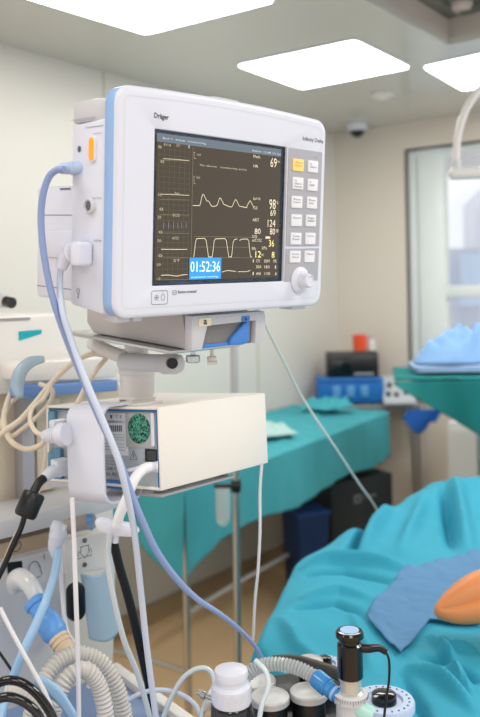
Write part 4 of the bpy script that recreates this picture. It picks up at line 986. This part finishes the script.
# ------------------------------------------------------------------ breathing system block, lower centre
ZT = 1.02
def onw(px, py, z): r = ray(px, py); t = (z-EYE)/r.z; return CO+r*t
M_silver = mat('valve_silver', (200, 200, 200), .42, metal=.35, var=.04)
M_dial = mat('dial_pale_blue_white', (186, 204, 232), .35)
t = thing('breathing_system_block', 'dark block at the bottom centre carrying silver valve caps', 'breathing system')
bc = onw(300, 712, ZT-.06); BL_ = Fr(bc, math.radians(12))
b = B(); b.prism(BL_, rrect(-.10, .11, -.10, .09, .02), 'z', -.14, 0, .006); link('block_body', b, M_black, t)
b = B(); b.box(BL_, (-.07, .03), (.02, .09), (0.0005, .02), .006); link('block_step', b, M_black, t)
def cap_(px, py, z, r, lab=None, h=.022):
    c = onw(px, py, z); b = B(); b.lathe(c-V((0, 0, h)), (0, 0, 1), [(h*.5, r*.9), (h*.55, r), (h*.9, r), (h*.98, r*.95), (h, r*.86), (h*.97, r*.84), (h*.99, r*.5), (h*1.06, r*.35), (h*1.06, .001)], 32)
    f_ = link('valve_cap', b, M_silver, t)
    b = B(); b.lathe(c-V((0, 0, h+.03)), (0, 0, 1), [(0, r*.88), (.03+h*.5, r*.88)], 24); link('valve_ring', b, M_black, f_)
cap_(257, 679, ZT-.0, .029); cap_(270, 695, ZT-.0, .029); cap_(308.5, 690, ZT-.0, .0285); cap_(310, 659, ZT+.005, .021)
b = B(); a0_ = onw(272, 659, ZT+.018); a1_ = onw(341, 675, ZT+.018); b.tube([a0_, onw(300, 661, ZT+.02), a1_], [.006, .008, .010], 10); link('lever_arm', b, mat('lever_olive', (62, 60, 54), .4), t)
# white capped canister
t = thing('white_canister', 'canister with a stepped white cap and black base at the bottom, left of the valves', 'canister')
c = onw(231, 668, 1.10); 
b = B(); b.lathe(c+V((0, 0, 0)), (0, 0, -1), [(-.001, .001), (0, .017), (.002, .0225), (.007, .0235), (.013, .0228), (.015, .0205), (.021, .0205), (.024, .0265), (.044, .0272), (.047, .0265)], 36); link('cap', b, M_white, t)
b = B(); b.lathe(c+V((0, 0, -.047)), (0, 0, -1), [(0, .026), (.004, .029), (.09, .029)], 32); link('base', b, M_blackg, t)
b = B(); 
for k in range(36):
    a = k*math.pi/18; q = c+V((math.cos(a)*.0272, math.sin(a)*.0272, 0)); b.cyl(q+V((0, 0, -.027)), q+V((0, 0, -.044)), .0006, 5, 0)
link('cap_ribs', b, M_white, t)
# vaporiser dial post
t = thing('black_control_knob', 'tall black cylindrical knob with light blue top above a clear ringed collar', 'knob')
c = onw(349.5, 630, 1.14)
b = B(); b.lathe(c, (0, 0, -1), [(0, .0135), (.0005, .0178), (.003, .0198), (.009, .0198), (.012, .0150), (.0165, .0150), (.019, .0178), (.032, .018), (.050, .0182), (.064, .0182), (.066, .016)], 36); link('grip', b, M_blackg, t)
b = B(); b.lathe(c+V((0, 0, .0006)), (0, 0, -1), [(0, .0132), (.002, .0134)], 32); link('blue_top', b, mat('knob_blue_top', (150, 190, 232), .3), t)
b = B(); b.lathe(c+V((0, 0, -.066)), (0, 0, -1), [(0, .0165), (.003, .0165), (.004, .015), (.018, .015), (.02, .018)], 32); link('clear_collar', b, mat('collar_pearl', (202, 200, 190), .2, metal=.3, coat=.5), t)
b = B(); b.lathe(c+V((0, 0, -.086)), (0, 0, -1), [(0, .019), (.002, .024), (.012, .024), (.014, .021), (.05, .021)], 36); link('scale_ring', b, M_lgrey, t)
b = B()
for k in range(40):
    a = k*math.pi/20; q = c+V((math.cos(a)*.0242, math.sin(a)*.0242, -.088)); b.cyl(q, q+V((0, 0, -.008 if k % 5 == 0 else -.005)), .0004, 4, 0)
link('scale_ticks', b, M_ink, t)
b = B(); b.tube([c+V((.016, -.004, -.024)), c+V((.026, -.006, -.024)), P(379, 648, (c.y)), P(386, 652, c.y)], [.0065, .0058, .0052, .0045], 10); link('plug_stub', b, M_black, t)
b = B(); b.tube([P(385, 651, c.y), P(389, 660, c.y), P(389, 680, c.y), P(386, 700, c.y+.0), P(383, 728, c.y)], .0018, 8); solo('thin_black_wire', b, M_black, 'thin black wire dropping from the black knob across the drape', 'wire')
# scale discs
def disc(px, py, z, r, lab, par_th=.012):
    c = onw(px, py, z); t = thing('perforated_disc', lab, 'disc', 'pale round scale discs')
    b = B(); b.lathe(c-V((0, 0, par_th)), (0, 0, 1), [(0, r), (par_th*.7, r), (par_th, r*.96), (par_th, r*.62), (par_th*.7, r*.58), (par_th*.7, .001)], 48); link('disc_plate', b, M_dial, t)
    b = B()
    for k in range(22):
        a = k*2*math.pi/22; q = c+V((math.cos(a)*r*.82, math.sin(a)*r*.82, -.001)); b.cyl(q, q+V((0, 0, .0018)), r*.035, 8, 0)
    link('rim_marks', b, mat('mark_blue_grey', (84, 100, 128), .5), t)
    b = B(); b.lathe(c-V((0, 0, .10)), (0, 0, 1), [(0, r*.35), (.1-par_th, r*.35)], 24); link('stem', b, M_black, t)
    b = B(); b.lathe(c-V((0, 0, .004)), (0, 0, 1), [(0, r*.42), (.012, r*.4), (.014, r*.3)], 24); link('hub', b, M_blackg, t)
disc(384, 699, 1.0, .046, 'pale blue-white perforated round disc right of the black knob at the bottom')
disc(324, 663, 1.0, .032, 'smaller pale blue-white round disc partly hidden behind the black knob')
# clear corrugated hose and connector
t = thing('breathing_hose', 'clear corrugated breathing hose arching over the silver valves to a blue connector', 'hose')
M_clear = mat('clear_corrugated', (206, 212, 214), .15, trans=.3, alpha=.8, coat=.5)
b = B(); D = 1.22
b.hose([P(246, 676, 1.2), P(258, 667, 1.2), P(276, 664, 1.19), P(294, 667, 1.18), P(308, 673, 1.17), P(318, 680, 1.16)], .0095, .0052, .13); link('hose_body', b, M_clear, t)
b = B(); a_, c_ = P(315, 677, 1.165), P(345, 702, 1.13); dd = c_-a_; L = dd.length
M_cb2 = mat('connector_blue_clear', (70, 156, 226), .15, trans=.2, coat=.5)
b.lathe(a_, dd, [(0, .0125), (.003, .0135), (L*.4, .0135), (L*.42, .0112), (L*.55, .0112), (L*.57, .0095), (L, .0095)], 24); cn = link('blue_connector', b, M_cb2, t)
b = B(); b.lathe(a_+dd*.62, dd, [(0, .0108), (.004, .0108)], 20); b.lathe(a_+dd*.80, dd, [(0, .0105), (.004, .0105)], 20); link('connector_rib', b, M_blue, cn)
b = B(); b.lathe(c_, P(372, 716, 1.12)-c_, [(0, .0095), (.004, .0110), (.02, .0110), (.024, .0125), (.04, .0125)], 24); link('mint_end', b, mat('mint_plastic', (176, 222, 214), .25), t)
# thin tubing bundle at left of the canister
b = B(); b.tube([P(160, 728, 1.2), P(170, 700, 1.2), P(184, 677, 1.2), P(200, 668, 1.2), P(211, 672, 1.2), P(214, 686, 1.19), P(206, 700, 1.17), P(199, 728, 1.15)], .0038, 10, 8); solo('looped_tube', b, mat('tube_clear_grey', (206, 216, 222), .25), 'pale translucent tube looped left of the white canister', 'tube', 'looped thin tubes')
b = B(); b.tube([P(255, 660, 1.13), P(266, 672, 1.12), P(268, 688, 1.11), P(262, 704, 1.10), P(258, 728, 1.09)], .0036, 10, 8); solo('looped_tube', b, mat('tube_clear_grey', (206, 216, 222), .25), 'pale translucent tube running down over the silver valve caps', 'tube', 'looped thin tubes')
t = thing('tube_connector', 'small metal tube connector beside the white canister', 'connector')
b = B(); b.cyl(P(197, 692, 1.16), P(216, 700, 1.15), .0035, 12); b.cyl(P(201, 694, 1.158), P(206, 696, 1.155), .0055, 12); link('connector_body', b, M_steel, t)
b = B(); b.box(Fr(P(207, 700, 1.16), .3), (-.006, .006), (-.004, .004), (-.014, -.002), .002); link('valve_tap', b, M_warm, t)
b = B(); b.tube([P(128, 700, 1.22), P(142, 693, 1.22), P(160, 690, 1.22), P(180, 694, 1.21), P(196, 706, 1.2), P(204, 728, 1.19)], .0035, 10, 8); solo('looped_tube', b, M_lavl, 'pale lavender tube curving low at the bottom, left of the clear loop', 'tube', 'looped thin tubes')
# ------------------------------------------------------------------ anaesthesia machine at left
AF = Fr(P(60, 500, 1.62), math.radians(47))
M_mach = mat('machine_cream', (238, 235, 230), .38, var=.015); M_panel = mat('machine_panel_tan', (206, 192, 172), .5, var=.02)
t = thing('anaesthesia_machine', 'cream anaesthesia machine filling the left edge behind the hanging cables', 'medical machine')
def ap(nm, m, pxs, y, th, bev=.004, par=None, seg=2):
    b = B(); b.pxp(AF, 'y', y, pxs, th, bev, seg); return link(nm, b, m, par or t)
ap('upper_housing', M_mach, [(-60, 318), (2, 316), (72, 313), (76, 372), (122, 372), (124, 384), (40, 392), (-60, 400)], -.02, .32, .012)
ap('back_panel', M_panel, [(-60, 392), (120, 384), (122, 486), (-60, 520)], .02, .26, .004)
ap('slot', mat('slot_strip_grey', (158, 156, 160), .5), [(-40, 320), (30.5, 317.5), (30.5, 319.6), (-40, 322.4)], -.023, .004, 0)  # flat grey strip set on the housing as the slot
ap('teal_mark', mat('teal_print', (0, 176, 190), .4), [(19.4, 331.5), (41.6, 329.6), (41.8, 333.6), (19.6, 340.6)], -.0225, .003, 0)
ap('tray_lip', M_mach, [(22, 366), (30, 362), (118, 357), (118, 377), (84, 380), (24, 382)], -.09, .08, .005)
ap('blue_rail', mat('rail_blue', (112, 152, 212), .4), [(18, 386), (118, 380), (118, 391), (60, 395), (30, 399), (18, 397)], -.10, .03, .003)
ap('column', mat('column_grey', (172, 172, 178), .35, metal=.3), [(22, 398), (34, 397), (36, 520), (24, 523)], -.01, .03, .002)
ap('inner_panel', mat('panel_sand', (222, 210, 192), .5), [(36, 400), (60, 398), (62, 486), (38, 492)], .005, .014, .002)
ap('drawer_front', M_lgrey, [(-40, 532), (3, 521), (64, 505), (130, 490), (130, 505), (64, 524), (30, 533), (-40, 550)], -.10, .34, .004)
ap('wood_strip', mat('strip_tan', (196, 172, 144), .5), [(-40, 552), (3, 543), (40, 534), (66, 527), (66, 541), (40, 549), (3, 560), (-40, 571)], -.07, .3, .003)
lowp = ap('lower_panel', mat('lower_panel_grey', (206, 207, 212), .35), [(-40, 574), (3, 562), (56, 548), (64, 560), (66, 640), (62, 735), (-40, 735)], -.09, .25, .006)
# panel drawing
b = B(); q = AF.hit(34, 568, 'y', -.091)
ring = [(q.x+.011*math.cos(k*.45), q.z+.012*math.sin(k*.45)) for k in range(11)]; b.ribbon(AF, ring, .0014, -.0915)
b.ribbon(AF, [(q.x-.008, q.z-.02), (q.x+.014, q.z-.018)], .0014, -.0915); b.ribbon(AF, [(q.x+.012, q.z+.002), (q.x+.016, q.z-.016)], .0014, -.0915); b.ribbon(AF, [(q.x+.022, q.z+.01), (q.x+.022, q.z+.02)], .0014, -.0915)
link('panel_symbol', b, M_ink, lowp)
b = B(); q = AF.hit(16, 546, 'y', -.071); ring = [(q.x+.010*math.cos(k*.5236), q.z+.010*math.sin(k*.5236)) for k in range(13)]; b.ribbon(AF, ring, .0015, -.0715); b.ribbon(AF, [(q.x-.004, q.z-.004), (q.x+.004, q.z+.005)], .002, -.0715); link('round_symbol', b, M_inkd, t)
ap('dark_recess', M_black, [(7, 563), (22, 561), (23, 572), (9, 576)], -.0925, .004, 0, lowp)
ap('right_column', M_warm, [(60, 486), (112, 476), (116, 560), (112, 735), (66, 735), (64, 560)], .03, .22, .004)
b = B(); cc = P(2, 303, 1.72); b.tube([P(-14, 300, 1.7), P(0, 301, 1.68), P(7, 302, 1.66)], [.013, .015, .013], 14); b2 = link('scope_body', b, M_lgrey, t)
b = B(); b.cyl(P(6, 301.5, 1.655), P(12.5, 303, 1.64), .0115, 16); link('scope_end', b, M_blackg, b2)
b = B(); q_ = AF.hit(30, 316, 'y', .05); b.box(AF, (q_.x-.2, q_.x+.05), (.0, .18), (q_.z-.02, q_.z-.004), .006); link('top_shelf', b, M_mach, t)
# translucent blue bag on the tray
b = B(); b.tube([P(20, 397, 1.36), P(17, 385, 1.37), P(21, 371, 1.38), P(31, 362, 1.39), P(44, 359, 1.40)], [.006, .012, .011, .010, .006], 14); solo('blue_hook_tube', b, mat('hook_pale_blue', (178, 204, 222), .2, coat=.3, alpha=.75, trans=.2), 'pale blue curved tube hooked over the tray edge of the cream machine', 'tube')
# suction plate
t = thing('gas_outlet_plate', 'cream metal plate with a downward arrow symbol and two screws, hanging under the supply unit', 'plate')
PF = Fr(P(66, 580, 1.42), math.radians(44))
def pp(nm, m, pxs, y, th, bev=.002, par=None):
    b = B(); b.pxp(PF, 'y', y, pxs, th, bev); return link(nm, b, m, par or t)
pp('plate_body', M_warm, [(64.5, 541), (71, 539), (111, 530), (112.5, 562), (113, 568), (66, 575.5)], 0, .03, .003)
for (px, py) in ((84.4, 540.3), (84.4, 564.6)):
    q = PF.hit(px, py, 'y', 0); b = B(); b.cyl(PF.w(q.x, .001, q.z), PF.w(q.x, -.003, q.z), .0042, 14); link('screw', b, M_dsteel, t)
b = B(); q = PF.hit(84.6, 551, 'y', 0)
pts = [(-.008, .009), (.008, .009), (.008, .000), (.011, .000), (0, -.0125), (-.011, .000), (-.008, .000), (-.008, .009)]
b.ribbon(PF, [(q.x+x, q.z+z) for x, z in pts], .0011, -.0005)
for s_ in (-1, 1): b.ribbon(PF, [(q.x+s_*.012, q.z+.004), (q.x+s_*.015, q.z-.004), (q.x+s_*.012, q.z-.006)], .0008, -.0005)
b.pxt(PF, 'vac mmHg', 77, 92, 560.2, 558, -.0005, .01); link('arrow_symbol', b, M_ink, t)
b = B(); b.tube([P(66, 527, 1.44), P(80, 523, 1.44), P(92, 521, 1.43)], .014, 14); link('rear_pipe', b, mat('pipe_tan_grey', (170, 158, 148), .4), t)
b = B(); b.cyl(P(86, 519, 1.41), P(93, 519, 1.41), .009, 14); b.cyl(P(91, 517, 1.405), P(91, 530, 1.405), .0035, 12); link('blue_tap', b, mat('tap_blue', (110, 160, 210), .3), t)
b = B(); b.tube([P(56, 524, 1.38), P(58, 535, 1.38), P(55, 546, 1.38), P(57, 556, 1.38)], [.010, .016, .012, .009], 12); b.lathe(P(52, 527, 1.38), P(66, 530, 1.38)-P(52, 527, 1.38), [(0, .012), (.012, .012), (.013, .008), (.024, .008)], 16); link('white_quick_coupling', b, M_white, t)
# light blue tube
b = B(); b.tube([P(58, 552, 1.37), P(55, 572, 1.32), P(47, 598, 1.26), P(37, 622, 1.24), P(24, 650, 1.23), P(12, 680, 1.24), P(4, 705, 1.22), P(-2, 730, 1.2)], .0070, 14, 8); solo('light_blue_tube', b, M_lb, 'light blue tube running from the white coupling down to the bottom left corner', 'tube')
# white tube beside
b = B(); b.tube([P(60, 556, 1.40), P(62, 590, 1.40), P(65, 622, 1.38), P(69, 636, 1.36), P(80, 648, 1.34), P(90, 662, 1.32), P(92, 676, 1.31), P(88, 688, 1.30)], .0038, 10, 8); solo('white_tube', b, M_cw, 'white tube bending right over the corrugated hoses', 'tube')
# white elbow, blue collar
t = thing('breathing_port', 'blue collared port with frosted elbow and tan sleeve at the lower left', 'connector')
b = B(); b.tube([P(14, 590, 1.38), P(15, 581, 1.37), P(21, 578, 1.36), P(30, 585, 1.34), P(38, 600, 1.33)], [.011, .016, .0165, .0145, .0135], 18, 6); link('elbow', b, mat('elbow_frosted', (214, 216, 218), .25, coat=.4), t)
b = B(); a_, c_ = P(34, 600, 1.325), P(58, 638, 1.29); dd = c_-a_; L = dd.length
b.lathe(a_, dd, [(0, .016), (.003, .0195), (.011, .0195), (.013, .0165), (L*.42, .0165), (L*.46, .0155), (L*.52, .0195), (L*.58, .0205), (L*.88, .0205), (L*.95, .018), (L, .016)], 28); link('blue_collar', b, mat('collar_blue', (100, 162, 230), .3), t)
b = B(); b.lathe(c_-dd*.02, dd, [(0, .0165), (.006, .0172), (.007, .0150), (.014, .0165), (.015, .0145), (.022, .0155), (.03, .014)], 20); link('tan_sleeve', b, mat('sleeve_tan', (222, 198, 168), .4), t)
# corrugated grey hoses
M_hose = mat('hose_grey_beige', (206, 202, 196), .4, var=.02)
hh = [([P(30, 722, 1.22), P(36, 700, 1.22), P(44, 680, 1.23), P(58, 662, 1.25), P(78, 654, 1.27), P(100, 662, 1.28), P(114, 682, 1.28), P(122, 705, 1.28), P(126, 730, 1.28)], .0125, 'outer grey corrugated hose arching at the bottom left'),
      ([P(50, 722, 1.17), P(58, 696, 1.17), P(70, 676, 1.18), P(86, 670, 1.19), P(98, 684, 1.2), P(104, 705, 1.2), P(107, 730, 1.2)], .0118, 'inner grey corrugated hose arching in front of the outer one'),
      ([P(10, 690, 1.14), P(26, 694, 1.13), P(42, 704, 1.12), P(54, 728, 1.11)], .011, 'short grey corrugated hose emerging under the light blue strap')]
for pts, r, lab in hh:
    b = B(); b.hose(pts, r, .0062, .10, 16); solo('corrugated_hose', b, M_hose, lab, 'hose', 'grey corrugated hoses')
b = B()
def bandf(u, v):
    c_ = crom([P(34, 676, 1.14), P(48, 682, 1.125), P(62, 694, 1.115), P(76, 716, 1.11)], 10); i = min(int(u*30), 29); p = c_[i].lerp(c_[i+1], u*30-i); return p+V((-.004, .01, -.026))*(v-.15)
b.grid(bandf, 30, 4); solo('blue_strap', b, mat('strap_pale_blue', (160, 200, 236), .5), 'light blue strap wrapped round the corrugated hoses at the bottom left', 'strap', solid=.003)
for (pts, lab) in (([P(-12, 690, 1.03), P(4, 681, 1.03), P(20, 682, 1.03), P(36, 693, 1.03), P(50, 712, 1.03), P(56, 728, 1.03)], 'upper black tube coil curving in the bottom left corner'), ([P(-12, 703, 1.0), P(6, 697, 1.0), P(22, 701, 1.0), P(36, 712, 1.0), P(44, 728, 1.0)], 'lower black tube coil curving in the bottom left corner')):
    b = B(); b.tube(pts, .0058, 14, 8); solo('black_tube', b, M_blackg, lab, 'tube', 'black tube coils')
b = B(); b.tube([P(-6, 645, 1.25), P(8, 665, 1.24), P(22, 686, 1.23)], .0022, 8); solo('thin_black_wire', b, M_black, 'thin black wire behind the light blue tube near the left edge', 'wire')
b = B(); b.box(Fr(P(21, 689, 1.16), .2), (-.012, .010), (-.004, .004), (-.004, .006), .002); solo('yellow_tag', b, mat('tag_yellow', (236, 214, 120), .5), 'small yellow tag beside the black coils at the lower left', 'tag')
# black bag / oval
b = B(); c = P(76, 602, 1.47); F_ = Fr(c, .7); b.prism(F_, rrect(-.016, .018, -.034, .034, .015, 6), 'y', -.006, .012, .005); solo('black_oval_pad', b, M_black, 'black oval pad hanging below the arrow plate', 'pad')
# pale blue pouch
b = B(); F_ = Fr(P(96, 575, 1.52), .6)
def pf(u, v): x = (u-.5)*.062+.004*v; return F_.w(x+.010*v, -.008*math.sin(u*math.pi)*(.3+v), .01-v*.125-.01*math.sin(u*3))
b.grid(pf, 16, 24); solo('pale_blue_pouch', b, mat('pouch_pale_blue', (172, 198, 216), .5, bump=.2), 'pale blue translucent pouch hanging below the arrow plate', 'pouch', solid=.002)
# low trolley shelf, bottom
b = B(); q0 = P(118, 668, 1.6); q1 = P(205, 712, 1.35)
t = thing('machine_work_shelf', 'blue-grey shelf with a cream edge at the bottom, left of the canister', 'shelf')
SF = Fr(onw(118, 668, .92), math.radians(-52))
b = B(); b.box(SF, (0, .5), (-.5, -.02), (-.03, -.004), .003); link('shelf_board', b, mat('shelf_blue_grey', (120, 144, 184), .5), t)
b = B(); b.box(SF, (-.01, .5), (-.018, .004), (-.035, .008), .004); link('edge_strip', b, M_warm, t)
finalize()
